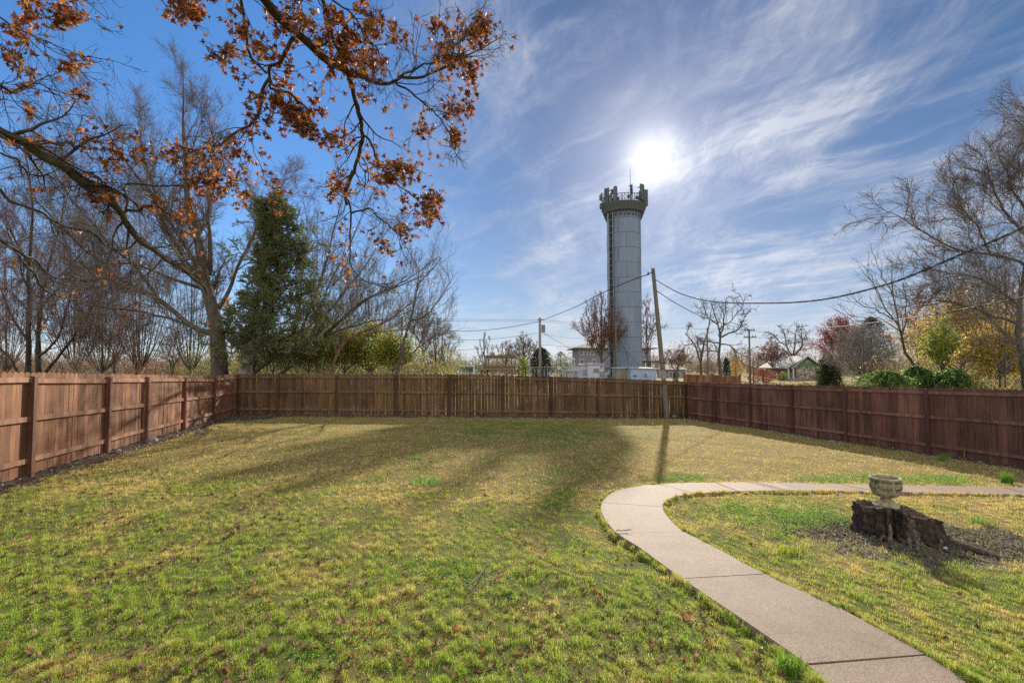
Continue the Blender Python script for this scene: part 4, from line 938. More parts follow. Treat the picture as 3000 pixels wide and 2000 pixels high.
def pbox(root, name, px0, px1, y0, y1, Y, t, m, proud=0.02):
    x0, x1 = (px0 - 1500) / F * Y, (px1 - 1500) / F * Y; z0, z1 = zat(y1, Y), zat(y0, Y); mb = MB(); mb.box(((x0 + x1) / 2, Y - proud - t / 2, (z0 + z1) / 2), (x1 - x0, t, z1 - z0)); return mb.build(name, m, root)
M_LROOF = plain('pale_flat_roof', (0.42, 0.42, 0.40), 0.7); M_BLUEW = plain('pale_blue_siding', (0.34, 0.43, 0.56), 0.6, amt=0.08); M_TAN = mat('pebbled_tan_panel', two((0.20, 0.17, 0.13), (0.40, 0.35, 0.28), 10))
M_LW = plain('pale_lilac_white_panel', (0.52, 0.55, 0.66), 0.5, amt=0.06)
sh, *_ = shelter(1722, 1768, 1068, 74, 3.0, M_LW, 'small white equipment shelter with a grey door left of the tower', M_LROOF)
d_ = pbox(sh, 'door', 1738, 1756, 1078, 1108, 74, 0.05, M_WHITE); pbox(d_, 'door_panel', 1739, 1754, 1079, 1090, 73.9, 0.05, plain('grey_panel', (0.22, 0.24, 0.24)))
pbox(sh, 'wall_lamp', 1759, 1763, 1072, 1075, 74, 0.25, M_DARKMETAL); pbox(sh, 'vent_hood', 1757, 1767, 1087, 1100, 74, 0.3, M_STEEL); pbox(sh, 'corner_trim', 1721.4, 1723, 1068, 1108, 74, 0.04, M_WHITE)
sh, *_ = shelter(1702, 1721.5, 1070, 75.2, 2.2, M_LW, 'narrow white cabinet joined to the left of the white shelter', M_LROOF); pbox(sh, 'louvre', 1705, 1717, 1082, 1100, 75.2, 0.1, M_STEEL)
sh, *_ = shelter(1806, 1847, 1080, 66, 3.0, M_TAN, 'tan pebbled equipment shelter in front of the tower', M_LROOF); pbox(sh, 'wall_patch', 1832, 1839, 1086, 1099, 66, 0.01, plain('rust_patch', (0.42, 0.26, 0.12)))
pbox(sh, 'conduit', 1821, 1822.5, 1084, 1108, 66, 0.05, M_STEEL)
sh, *_ = shelter(1847.6, 1921, 1079, 64, 3.4, M_BLUEW, 'pale blue equipment shelter with a wall air conditioner beside the leaning pole', M_LROOF, slope=0.12)
ac = pbox(sh, 'air_conditioner', 1887, 1897, 1093, 1101, 64, 0.35, M_WHITE); pbox(ac, 'grille', 1889.5, 1894.5, 1094.5, 1099.5, 63.62, 0.03, M_DARKMETAL)
pbox(sh, 'notice', 1854, 1865, 1098.5, 1103.5, 64, 0.02, plain('blue_notice', (0.06, 0.16, 0.38))); pbox(sh, 'corner_trim', 1919.5, 1922, 1080, 1118, 64, 0.04, M_WHITE)
for px, y0 in ((1850.5, 1062), (1871, 1059)):
    pbox(sh, 'pipe_mast', px - 0.5, px + 0.5, y0, 1080, 64, 0.06, M_DARKMETAL)
# pipes, cabinets and gas meters
def kit(px, y0, w, Y, label, m, name='equipment_cabinet', extra=True):
    x = (px - 1500) / F * Y; zg = Gs(x, Y); zt = zat(y0, Y); ww = w / F * Y; root = thing(name, (x, Y, zg), label, 'equipment cabinet'); mb = MB(); mb.box((x, Y, (zg + zt) / 2), (ww, 0.6, zt - zg)); mb.build('cabinet', m, root)
    mb = MB(); mb.box((x, Y, zt + 0.04), (ww + 0.12, 0.72, 0.07)); mb.build('lid', m, root)
    if extra: mb = MB(); mb.box((x, Y - 0.33, zt - 0.6), (ww * 0.75, 0.04, 0.8)); mb.build('door', M_STEEL, root)
kit(1688, 1086, 10, 78, 'grey electrical cabinet left of the white cabinet', plain('grey_green_cabinet', (0.24, 0.28, 0.27)))
kit(1668, 1088, 18, 82, 'low dark equipment cabinet near the barbed fence', plain('dark_cabinet', (0.14, 0.15, 0.16)))
kit(1781, 1078, 8, 76, 'dark cable cabinet squeezed between white shelter and tower', plain('dark_grey_cabinet', (0.09, 0.10, 0.10)))
kit(1776, 1092, 6, 70, 'pale meter box right of the white shelter', M_WHITE)
# chain link enclosure with outward barbed arms
def barbed():
    Y = 80; xs = np.linspace(1547, 1690, 16); x0 = (xs[0] - 1500) / F * Y; root = thing('chain_link_fence', (x0, Y, -1.2), 'chain link enclosure with curled barbed wire arms round the tower compound', 'fence')
    zt = zat(1082, Y)
    for px in xs:
        x = (px - 1500) / F * Y; mb = MB(); mb.tube(smoothline([(x, Y, -1.2), (x, Y, zt - 0.2), (x, Y, zt + 0.25), (x + 0.12, Y - 0.2, zt + 0.42), (x + 0.3, Y - 0.3, zt + 0.38)], 9), 0.05, 6); mb.build('post', M_STEEL, root, True)
    mb = MB(); xa, xb = (xs[0] - 1500) / F * Y, (xs[-1] - 1500) / F * Y
    for dz in (0.0, 0.42, 0.36): mb.bar((xa, Y - (0.25 if dz else 0), zt + dz), (xb, Y - (0.25 if dz else 0), zt + dz), 0.03)
    n = int((xb - xa) / 0.30)
    for k in range(n):
        for s in (1, -1):
            xx = xa + k * 0.30
            mb.bar((xx, Y + 0.03, zt - 2.6), (min(xb, xx + 2.6) if s > 0 else max(xa, xx - 2.6), Y + 0.03, zt - (0 if True else 0)), 0.010)
    mb.build('mesh_and_wire', M_STEEL, root)
    gx_ = P(1521, 1080, 70)[0]
    for px in (1519, 1539.5):
        x = (px - 1500) / F * 70; mb = MB(); mb.tube(smoothline([(x, 70, -1.2), (x, 70, zat(1078, 70)), (x + 0.15, 70, zat(1073, 70)), (x + 0.35 * (1 if px < 1530 else -1), 70, zat(1078, 70))], 10), 0.10, 8); mb.build('gate_post', M_DARKMETAL, root, True)
    mb = MB(); a, b = (1521 - 1500) / F * 70, (1540 - 1500) / F * 70
    for y in (1082, 1096): mb.bar((a, 70, zat(y, 70)), (b, 70, zat(y, 70)), 0.06)
    mb.bar(((a + b) / 2, 70, zat(1082, 70)), ((a + b) / 2, 70, -1.2), 0.05); mb.build('gate', M_DARKMETAL, root)
barbed()
# brown timber stand
def stand():
    Y = 52; X = lambda px: (px - 1500) / F * Y; Z = lambda py: zat(py, Y); root = thing('timber_stand', (X(1465), Y, -1.0), 'brown two-level timber stand with open railings beyond the fence', 'wooden stand')
    mw = mat('brown_timber', two((0.10, 0.065, 0.035), (0.22, 0.145, 0.08), 4, (1, 6, 6)))
    def B(name, px0, px1, y0, y1, dy=0, t=0.12):
        mb = MB(); mb.box(((X(px0) + X(px1)) / 2, Y + dy, (Z(y0) + Z(y1)) / 2), (X(px1) - X(px0), t, Z(y0) - Z(y1))); return mb.build(name, mw, root)
    B('top_rail', 1421, 1511, 1041, 1049); B('deck_band', 1420, 1510, 1072, 1080); B('deck', 1411, 1522, 1080.5, 1083, 0.9, 2.0); B('top_rail', 1421, 1511, 1042, 1049, 2.0); B('deck_band', 1420, 1510, 1072, 1080, 2.0)
    for px in (1422, 1429, 1456, 1474, 1499, 1509): B('upright', px - 1.3, px + 1.3, 1049.2, 1072, 0.0 if px != 1429 else 2.0)
    for px in (1412, 1427, 1500, 1520): B('leg', px - 2, px + 2, 1083.2, 1112, 0.05 if px in (1412, 1520) else 1.2, 0.2)
    for a, b in (((1414, 1084), (1426, 1092)), ((1434, 1084), (1448, 1100)), ((1472, 1084), (1486, 1100)), ((1499, 1084), (1480, 1100)), ((1518, 1084), (1504, 1097))):
        mb = MB(); mb.bar((X(a[0]), Y - 0.05, Z(a[1])), (X(b[0]), Y + 0.1, Z(b[1])), 0.11); mb.build('brace', mw, root)
stand()
def tank():
    Y = 58; X = lambda px: (px - 1500) / F * Y; root = thing('blue_shed', (X(1367), Y, -1), 'small blue-green shed with a pale sloped cap beyond the fence', 'shed'); mt_ = plain('blue_green_paint', (0.16, 0.30, 0.36), 0.6)
    mb = MB(); a, b = X(1346), X(1389); z = zat(1073, Y); mb.add([(a, Y, -1.2), (b, Y, -1.2), (b, Y + 2, -1.2), (a, Y + 2, -1.2), (a + 0.1, Y, z), (b - 0.1, Y, z), (b - 0.1, Y + 2, z), (a + 0.1, Y + 2, z)], [(0, 1, 5, 4), (1, 2, 6, 5), (2, 3, 7, 6), (3, 0, 4, 7)]); mb.build('wall', mt_, root)
    mb = MB(); mb.box(((a + b) / 2, Y + 1, z + 0.05), (b - a - 0.1, 2.2, 0.13)); mb.build('roof', M_WHITE, root)
    mb = MB(); mb.box(((a + b) / 2, Y - 0.02, zat(1083, Y)), (0.8 * (b - a), 0.03, 0.5)); mb.build('window', M_GLASS, root)
tank()

# ---------------------------------------------------------------- houses
M_SHING = mat('dark_shingle', two((0.035, 0.035, 0.042), (0.085, 0.085, 0.095), 14, (1, 1, 5)))
M_PSHING = mat('pale_shingle', two((0.26, 0.24, 0.22), (0.38, 0.36, 0.33), 14, (1, 1, 5)))
def window(root, x, y, z, w, h, m=None):
    f = MB(); f.box((x, y - 0.03, z), (w, 0.06, h)); fo = f.build('window', m or M_WHITE, root); g = MB(); g.box((x, y - 0.075, z + h * 0.22), (w * 0.72, 0.02, h * 0.36)); g.box((x, y - 0.075, z - h * 0.22), (w * 0.72, 0.02, h * 0.36))
    o = g.build('pane', M_GLASS); o.parent = fo; return fo
def green_house():
    Y = 104; X = lambda px: (px - 1500) / F * Y; Z = lambda py: zat(py, Y); root = thing('stone_house', (X(2350), Y, -1.2), 'low stone cottage with a green gable and dark roof', 'house')
    def mst(b):
        v = N('ShaderNodeTexVoronoi'); v.inputs['Scale'].default_value = 3.2; t = N('ShaderNodeTexCoord'); L(t.outputs['Object'], v.inputs[0]); s = N('ShaderNodeSeparateColor'); L(v.outputs['Color'], s.inputs[0])
        L(ramp(s.outputs[0], [(0.1, (0.10, 0.075, 0.06)), (0.5, (0.26, 0.20, 0.155)), (0.9, (0.40, 0.33, 0.27))]), b.inputs['Base Color'])
    ms = mat('field_stone_wall', mst); mg = mat('green_shingle_gable', two((0.08, 0.14, 0.06), (0.15, 0.24, 0.10), 3, (1, 1, 8)))
    xl, xr, xp = X(2322), X(2406), X(2361); ze = Z(1073); zp = Z(1044); dep = 11
    mb = MB(); mb.box(((xl + xr) / 2, Y + dep / 2, (ze - 1.4) / 2), (xr - xl, dep, ze + 1.4)); mb.build('wall', ms, root)
    mb = MB(); mb.add([(xl, Y - 0.02, ze), (xr, Y - 0.02, ze), (xp, Y - 0.02, zp - 0.1), (xl, Y + dep, ze), (xr, Y + dep, ze), (xp, Y + dep, zp - 0.1)], [(0, 1, 2), (5, 4, 3)]); mb.build('gable', mg, root)
    def slab(name, a, b, y0, y1, t, m):
        mb = MB(); a = np.array(a); b = np.array(b); mb.add([(a[0], y0, a[1]), (b[0], y0, b[1]), (b[0], y1, b[1]), (a[0], y1, a[1]), (a[0], y0, a[1] + t), (b[0], y0, b[1] + t), (b[0], y1, b[1] + t), (a[0], y1, a[1] + t)],
               [(3, 2, 1, 0), (4, 5, 6, 7), (0, 1, 5, 4), (1, 2, 6, 5), (2, 3, 7, 6), (3, 0, 4, 7)]); return mb.build(name, m, root)
    slab('roof', (xp, zp), (X(2412), Z(1080)), Y - 0.6, Y + dep + 0.5, 0.16, M_SHING); slab('roof', (X(2300), Z(1080)), (xp - 0.003, zp), Y - 0.6, Y + dep + 0.5, 0.16, M_PSHING)
    slab('fascia', (xp, zp - 0.02), (X(2412), Z(1080) - 0.02), Y - 0.68, Y - 0.61, 0.16, M_WHITE); slab('fascia', (X(2312), Z(1080) - 0.02), (xp, zp - 0.02), Y - 0.68, Y - 0.61, 0.16, M_WHITE)
    window(root, X(2366), Y - 0.03, Z(1060), 0.75, 0.55); window(root, X(2354), Y, Z(1083), 0.55, 0.75); window(root, X(2386), Y, Z(1082), 0.6, 0.75)
    mb = MB(); mb.box((X(2326), Y - 0.02, Z(1092)), (0.75, 0.05, 2.0)); mb.build('door', plain('brown_door', (0.12, 0.06, 0.04)), root)
    for px in (2302, 2316): mb = MB(); mb.box((X(px) + 0.3, Y - 0.3, (Z(1080) - 1.2) / 2), (0.22, 0.22, Z(1080) + 1.2)); mb.build('porch_post', M_WHITE, root)
    mb = MB(); mb.box((X(2320), Y - 1.2, -1.12), (3.0, 1.2, 0.25)); mb.build('step', M_STONE, root)
green_house()
def hip_house():
    Y = 125; X = lambda px: (px - 1500) / F * Y; Z = lambda py: zat(py, Y); root = thing('two_storey_house', (X(1800), Y, -1.2), 'two-storey hip-roofed house half hidden behind the tower', 'house')
    ml = plain('lilac_grey_siding', (0.24, 0.215, 0.235), 0.7, stretch=(1, 1, 6)); dep = 12
    mb = MB(); mb.box(((X(1694) + X(1907)) / 2, Y + dep / 2, (Z(1020) - 1.4) / 2), (X(1907) - X(1694), dep, Z(1020) + 1.4)); mb.build('wall', ml, root)
    a, b = X(1678), X(1924); z = Z(1019); zr = Z(996); mb = MB(); o = 1.0
    mb.add([(a, Y - o, z), (b, Y - o, z), (b, Y + dep + o, z), (a, Y + dep + o, z), (a + 6, Y + dep / 2, zr), (b - 6, Y + dep / 2, zr), (a, Y - o, z - 0.25), (b, Y - o, z - 0.25), (b, Y + dep + o, z - 0.25), (a, Y + dep + o, z - 0.25)],
           [(0, 1, 5, 4), (1, 2, 5), (2, 3, 4, 5), (3, 0, 4), (6, 7, 1, 0), (7, 8, 2, 1), (8, 9, 3, 2), (9, 6, 0, 3), (9, 8, 7, 6)]); mb.build('roof', mat('brown_hip_roof', two((0.07, 0.052, 0.042), (0.13, 0.10, 0.082), 8, (1, 1, 4))), root)
    for px in (1703, 1716, 1735, 1760, 1889, 1899): window(root, X(px), Y, Z(1030), 1.0, 1.6)
    for px in (1705, 1740, 1890): window(root, X(px), Y, Z(1062), 1.0, 1.7)
    mb = MB(); mb.box(((X(1880) + X(1925)) / 2, Y - 1.6, Z(1059)), (X(1925) - X(1880), 3.0, 0.3)); mb.build('porch_roof', M_SHING, root)
    for px in (1882, 1900, 1922): mb = MB(); mb.box((X(px), Y - 2.8, (Z(1060) - 1.2) / 2), (0.3, 0.3, Z(1060) + 1.2)); mb.build('porch_post', M_WHITE, root)
hip_house()
def white_porch():
    Y = 112; X = lambda px: (px - 1500) / F * Y; Z = lambda py: zat(py, Y); root = thing('white_porch_house', (X(1680), Y, -1.2), 'small white house with slender porch columns left of the white shelter', 'house')
    mb = MB(); mb.box(((X(1655) + X(1700)) / 2, Y + 4, (Z(1072) - 1.4) / 2), (X(1700) - X(1655), 5, Z(1072) + 1.4)); mb.build('wall', M_WHITE, root)
    mb = MB(); mb.box(((X(1657) + X(1684)) / 2, Y + 0.6, Z(1052)), (X(1684) - X(1657), 3, 0.35)); mb.box(((X(1657) + X(1684)) / 2, Y + 0.6, Z(1049)), (X(1684) - X(1657) - 0.8, 2.0, 0.3)); mb.build('porch_roof', M_WHITE, root)
    for px in (1669, 1675, 1681): mb = MB(); mb.box((X(px), Y - 0.6, (Z(1053) + Z(1074)) / 2), (0.18, 0.18, Z(1053) - Z(1074))); mb.build('column', M_WHITE, root)
    mb = MB(); mb.box(((X(1650) + X(1702)) / 2, Y + 4, Z(1066)), (X(1702) - X(1650), 6, 0.4)); mb.build('roof', M_PSHING, root)
    mb = MB(); 
    for k in range(14): mb.box((X(1657) + k * 0.24, Y - 0.9, (Z(1073) - 1.2) / 2 + 0.4), (0.06, 0.06, 1.3))
    mb.build('railing', M_WHITE, root)
white_porch()
def grey_house(px0, px1, yr, ye, Y, label, roofm, wallm):
    X = lambda px: (px - 1500) / F * Y; Z = lambda py: zat(py, Y); root = thing('bungalow', (X((px0 + px1) / 2), Y, -1.2), label, 'house')
    mb = MB(); mb.box(((X(px0) + X(px1)) / 2, Y + 4, (Z(ye) - 1.4) / 2), (X(px1) - X(px0) - 1, 8, Z(ye) + 1.4)); mb.build('wall', wallm, root)
    a, b = X(px0), X(px1); mb = MB(); mb.add([(a, Y - 0.6, Z(ye)), (b, Y - 0.6, Z(ye)), (b, Y + 8.6, Z(ye)), (a, Y + 8.6, Z(ye)), (a + 1.5, Y + 4, Z(yr)), (b - 1.5, Y + 4, Z(yr))], [(0, 1, 5, 4), (1, 2, 5), (2, 3, 4, 5), (3, 0, 4), (3, 2, 1, 0)]); mb.build('roof', roofm, root)
    for k in (0.25, 0.6): window(root, a + (b - a) * k, Y, Z(ye) - 1.3, 0.9, 1.2)
grey_house(1948, 2012, 1064, 1082, 118, 'grey-roofed bungalow behind the low bare tree right of the leaning pole', M_PSHING, plain('mauve_wall', (0.30, 0.26, 0.27)))
grey_house(2255, 2312, 1058, 1082, 128, 'dull grey house behind the red shrub left of the stone cottage', plain('grey_roof', (0.16, 0.16, 0.17)), plain('dull_wall', (0.22, 0.21, 0.21)))
grey_house(2830, 2990, 1090, 1118, 60, 'grey and white house glimpsed through the yellow tree', plain('slate_roof', (0.20, 0.20, 0.24)), M_WHITE)
# blue elevated tank far off
def dome():
    Y = 330; X = lambda px: (px - 1500) / F * Y; root = thing('water_tank', (X(2288), Y, -1.2), 'blue domed water tank far off behind the bare oak', 'water tank'); mb = MB(); r = 15 / F * Y; zb = zat(1056, Y); zt = zat(1033, Y)
    mb.lathe([(0.01, zb - 2), (r * 0.8, zb - 1.5), (r, zb), (r, zb + (zt - zb) * 0.35), (r * 0.75, zb + (zt - zb) * 0.7), (r * 0.25, zt), (0.01, zt + 0.3)], 28, (X(2288), Y, 0)); mb.build('tank', plain('blue_tank_paint', (0.10, 0.22, 0.50), 0.5), root, True)
    mb = MB(); mb.tube([(X(2288), Y, -1.5), (X(2288), Y, zb - 1)], [1.2, 1.2], 12); mb.build('pedestal', plain('tank_leg', (0.3, 0.35, 0.45)), root, True)
dome()
# street bits seen over the fence
def sign(px, y0, y1, w, Y, label, m, name, cat, octo=False, postdown=True, m2=None):
    x = (px - 1500) / F * Y; zg = Gs(x, Y); z0, z1 = zat(y1, Y), zat(y0, Y); root = thing(name, (x, Y, zg), label, cat); ww = w / F * Y; mb = MB()
    if octo:
        r = (z1 - z0) / 2; pts = [(x + r * math.cos(math.radians(22.5 + 45 * k)), (z0 + z1) / 2 + r * math.sin(math.radians(22.5 + 45 * k))) for k in range(8)]
        mb.add([(a, Y - 0.015, b) for a, b in pts] + [(a, Y + 0.015, b) for a, b in pts], [tuple(range(8)), tuple(range(15, 7, -1))] + [(k, 8 + k, 8 + (k + 1) % 8, (k + 1) % 8) for k in range(8)])
    else: mb.box((x, Y, (z0 + z1) / 2), (ww, 0.04, z1 - z0))
    mb.build('panel', m, root); mb = MB(); mb.bar((x, Y + 0.05, zg), (x, Y + 0.05, z0 + 0.1), 0.06); mb.build('post', m2 or M_DARKMETAL, root)
sign(2194, 1102, 1113, 7, 66, 'back of a small red octagonal road sign by the crossarm pole', plain('sign_red', (0.42, 0.05, 0.05)), 'road_sign', 'sign', octo=True)
sign(2226, 1116, 1123, 10, 60, 'low white board in the dry verge beyond the short fence', M_WHITE, 'yard_sign', 'sign')
sign(2211, 1070, 1075, 6, 75, 'small white panel on a post by the red shrub', M_WHITE, 'panel_sign', 'sign')
sign(2284, 1098, 1103, 4, 80, 'small mailbox on a thin post on the lawn of the stone cottage', M_DARKMETAL, 'mailbox', 'mailbox')
sign(1607, 1091, 1099, 8, 78, 'small blue star-shaped ornament seen through the barbed fence', plain('blue_ornament', (0.08, 0.30, 0.62)), 'blue_ornament', 'ornament', octo=True)
sign(1638, 1071, 1084, 9, 79, 'pale green covered dish inside the barbed fence', plain('pale_green_cover', (0.40, 0.58, 0.50)), 'covered_dish', 'antenna dish', octo=True)

# ---------------------------------------------------------------- trees
def unit(v): return v / (np.linalg.norm(v, axis=-1, keepdims=True) + 1e-9)
def grow(P0, R0, n, t0, t1, L0, ang, up, k, curl, rf, rmin, taper=0.25, lenfall=0.45, bias=None):
    """n side shoots per parent polyline -> (N*n, k, 3)"""
    Np, K, _ = P0.shape; idx = np.repeat(np.arange(Np), n); m = len(idx)
    base = np.tile((np.arange(n) + 0.5) / n, Np); t = t0 + (t1 - t0) * np.clip(base + RNG.uniform(-0.5, 0.5, m) / n, 0, 0.999)
    f = t * (K - 1); i = np.minimum(f.astype(int), K - 2); u = (f - i)[:, None]
    a, b = P0[idx, i], P0[idx, i + 1]; pos = a * (1 - u) + b * u; tan = unit(b - a)
    r = (R0[idx, i] * (1 - u[:, 0]) + R0[idx, i + 1] * u[:, 0])
    q = RNG.normal(size=(m, 3)); q -= (q * tan).sum(1, keepdims=True) * tan; q = unit(q)
    an = RNG.normal(ang, ang * 0.25, m)[:, None]; d = tan * np.cos(an) + q * np.sin(an); d[:, 2] += up
    if bias is not None: d += np.asarray(bias)
    d = unit(d); plen = np.linalg.norm(np.diff(P0, axis=1), axis=2).sum(1)[idx]
    ln = L0 * np.minimum(1.0, 0.35 + plen / (L0 * 3)) * RNG.uniform(0.55, 1.25, m) * (1 - lenfall * t); st = (ln / (k - 1))[:, None]
    pts = [pos]; cu = RNG.normal(size=(m, 3)) * curl
    for j in range(k - 1):
        d = unit(d + RNG.normal(size=(m, 3)) * curl + cu * 0.4 + np.array([0, 0, up * 0.35])); pts.append(pts[-1] + d * st)
    r = np.maximum(r * rf, rmin); R = r[:, None] * np.linspace(1, taper, k)[None, :]; R = np.maximum(R, rmin * 0.6)
    return np.stack(pts, 1), R
def tubes(Pl, R, s):
    m, k, _ = Pl.shape; T = np.gradient(Pl, axis=1); T = unit(T); md = unit(Pl[:, -1] - Pl[:, 0])
    ref = np.where(np.abs(md[:, 2:3]) < 0.75, np.array([[0, 0, 1.0]]), np.array([[0.0, 1.0, 0]]))[:, None, :]
    x = unit(np.cross(np.broadcast_to(ref, T.shape), T)); y = np.cross(T, x); a = np.arange(s) * 2 * math.pi / s
    V = Pl[:, :, None, :] + R[:, :, None, None] * (np.cos(a)[None, None, :, None] * x[:, :, None, :] + np.sin(a)[None, None, :, None] * y[:, :, None, :])
    b = (np.arange(m) * k * s)[:, None, None, None]; i = (np.arange(k - 1) * s)[None, :, None, None]; j = np.arange(s)[None, None, :, None]; j2 = (j + 1) % s
    Fq = np.concatenate([b + i + j, b + i + j2, b + i + s + j2, b + i + s + j], -1).reshape(-1, 4)
    return V.reshape(-1, 3), Fq
def tube_obj(name, sets, m, parent):
    Vs, Fs, o = [], [], 0
    for Pl, R, s in sets:
        if len(Pl) == 0: continue
        V, f = tubes(Pl, R, s); Vs.append(V); Fs.append(f + o); o += len(V)
    return link(name, mesh_np(name, np.concatenate(Vs), [np.concatenate(Fs)], None, True), m, parent)
def limbs_px(limbs, Y, k, wob=0.10, drift=0.22):
    """limbs: (list of (px,py), r0px, r1px[, y-offset at tip]) -> world polylines; each limb leaves the picture plane as real limbs do"""
    Ps, Rs = [], []
    for lb in limbs:
        pts, r0, r1 = lb[:3]; dy = lb[3] if len(lb) > 3 else RNG.uniform(-1, 1) * drift * np.hypot(pts[-1][0] - pts[0][0], pts[-1][1] - pts[0][1]) / F * Y
        n = len(pts); q = [P(a, b, Y + dy * (i / (n - 1)) ** 1.3) for i, (a, b) in enumerate(pts)]
        c = smoothline(q, k); w = RNG.normal(0, wob * Y / 60, c.shape); w[0] = 0; w = (w + np.roll(w, 1, 0)) / 2; w[:2] *= 0.2
        Ps.append(c + w); r0 = r0 * (0.80 if r0 > 20 else 0.58); Rs.append((r1 * 0.6 + (r0 - r1 * 0.6) * np.linspace(1, 0, k) ** 1.15) / F * Y)
    return np.array(Ps), np.array(Rs)
def tree(label, base, Y, limbs, spec, name='bare_tree', cat='tree', bark=None, twig=None, leaves=None, group=None, k0=16, limb_sides=9, part='branches', trunk_name='trunk', fol=None):
    """spec: list of dict(n,t0,t1,L,ang,up,k,curl,rf,rmin,s) for successive generations"""
    b = P(base[0], base[1], Y); b[2] = Gs(b[0], b[1]); root = thing(name, b, label, cat, group)
    Pl, R = limbs_px(limbs, Y, k0)
    low = Pl[:, 0, 2] < b[2] + 1.4                              # stems that start low run down into the soil
    for i in np.where(low)[0]:
        d = Pl[i, 0] - Pl[i, 1]; Pl[i, 0] = (Pl[i, 0][0], Pl[i, 0][1], b[2] - 0.2); R[i, 0] *= 1.15
    tube_obj(trunk_name, [(Pl, R, limb_sides)], bark or M_BARK, root)
    gens = [(Pl, R)]; sets = []
    for g in spec:
        g = dict(g); src = g.pop('src', -1); s = g.pop('s', 4)
        srcs = [gens[j] for j in (src if isinstance(src, tuple) else (src,))]
        for (pp, rr) in srcs: 
            q = grow(pp, rr, g['n'], g.get('t0', 0.25), g.get('t1', 1.0), g['L'], g.get('ang', 0.75), g.get('up', 0.15), g.get('k', 6), g.get('curl', 0.16), g.get('rf', 0.55), g.get('rmin', 0.006), bias=g.get('bias'))
            sets.append((q[0], q[1], s)); 
        gens.append((np.concatenate([x[0] for x in sets[-len(srcs):]]), np.concatenate([x[1] for x in sets[-len(srcs):]])))
    if sets: tube_obj(part, sets, twig or M_TWIG, root)
    if leaves: leaves(root, gens)
    return root, gens
MLF = leafmat('tree_leaf', 0.5, 0.5, 0.3)
def leaf_on(gens, gi, n, size, cols, off=0.03, t0=0.2, keep=None, tm=QUADL, tf=QF, name='foliage', jit=0.15):
    def f(root, gens):
        ps = []; tot = sum(len(gens[g][0]) for g in gi)
        for g in gi:
            Pl = gens[g][0]; nn = max(1, int(n * len(Pl) / tot)) if g else n // 12
            i = RNG.integers(0, len(Pl), nn); K = Pl.shape[1]; t = RNG.uniform(t0, 0.999, nn) * (K - 1); j = np.minimum(t.astype(int), K - 2); u = (t - j)[:, None]
            ps.append(Pl[i, j] * (1 - u) + Pl[i, j + 1] * u + RNG.normal(0, off, (nn, 3)))
        p = np.concatenate(ps)
        if keep is not None: p = p[keep(p)]
        m = len(p); V, fa = leafcloud(p, RNG.uniform(size * 0.65, size * 1.25, m), tm, tf); c = hsvjit(np.array(cols)[RNG.integers(0, len(cols), m)], m, jit)
        link(name, mesh_np(name, V, fa, np.repeat(c, len(tm), 0)), MLF, root)
    return f
def Z(s, off=(0, 0), sc=1.0): return [(off[0] + a * sc, off[1] + b * sc) for a, b in s]
q3 = lambda *s: [(a * 0.3826, 500 + b * 0.3826) for a, b in s]          # readings taken from enlargements
q4 = lambda *s: [(700 + a * 0.3827, 500 + b * 0.3827) for a, b in s]
q5 = lambda *s: [(2400 + a * 0.542, 350 + b * 0.542) for a, b in s]

# big many-stemmed bare tree behind the corner of the sunlit fence
L1 = [(q3((1690, 1640), (1650, 1150), (1560, 850), (1530, 560), (1490, 380), (1430, 180), (1420, -60), (1400, -420), (1400, -760)), 30, 1.0),
      (q3((1600, 950), (1520, 800), (1420, 700), (1330, 540), (1240, 380), (1180, 210), (1050, 50), (900, -180), (760, -420)), 17, 2.5),
      (q3((1640, 1250), (1480, 1200), (1320, 1060), (1180, 950), (1000, 870), (870, 800), (760, 690), (600, 560), (420, 380), (250, 200)), 15, 2.5),
      (q3((1200, 960), (1120, 840), (1040, 730), (900, 620), (740, 440), (560, 240), (420, 20), (330, -160)), 10, 2),
      (q3((1560, 860), (1450, 640), (1360, 480), (1260, 330), (1160, 100), (1100, -150), (1060, -380)), 12, 2),
      (q3((1600, 800), (1620, 560), (1600, 300), (1660, 60), (1640, -200), (1560, -420)), 13, 2),
      (q3((1540, 900), (1400, 850), (1250, 790), (1050, 720), (840, 710), (640, 745), (480, 690)), 9, 2),
      (q3((1650, 1100), (1760, 900), (1840, 700), (1960, 450), (2060, 250), (2140, 60)), 11, 2),
      (q3((1500, 760), (1330, 700), (1130, 560), (960, 380), (800, 200), (640, 60), (420, -100)), 8, 1.8),
      (q3((1480, 1200), (1300, 1130), (1080, 1080), (860, 1060), (640, 990), (420, 960)), 7, 1.5)]
BT = [dict(n=16, t0=0.18, L=3.8, ang=0.62, up=0.22, k=8, curl=0.13, rf=0.40, rmin=0.012, s=5), dict(n=12, t0=0.12, L=1.9, ang=0.65, up=0.16, k=6, curl=0.16, rf=0.55, rmin=0.008, s=4),
      dict(n=8, t0=0.1, L=0.95, ang=0.6, up=0.10, k=5, curl=0.18, rf=0.6, rmin=0.0052, s=3), dict(n=3, t0=0.2, L=0.45, ang=0.6, up=0.05, k=3, curl=0.2, rf=0.7, rmin=0.0035, s=3)]
tree('large bare tree with many arching stems behind the corner of the sunlit fence', (648, 1095), 25.5, L1, BT)
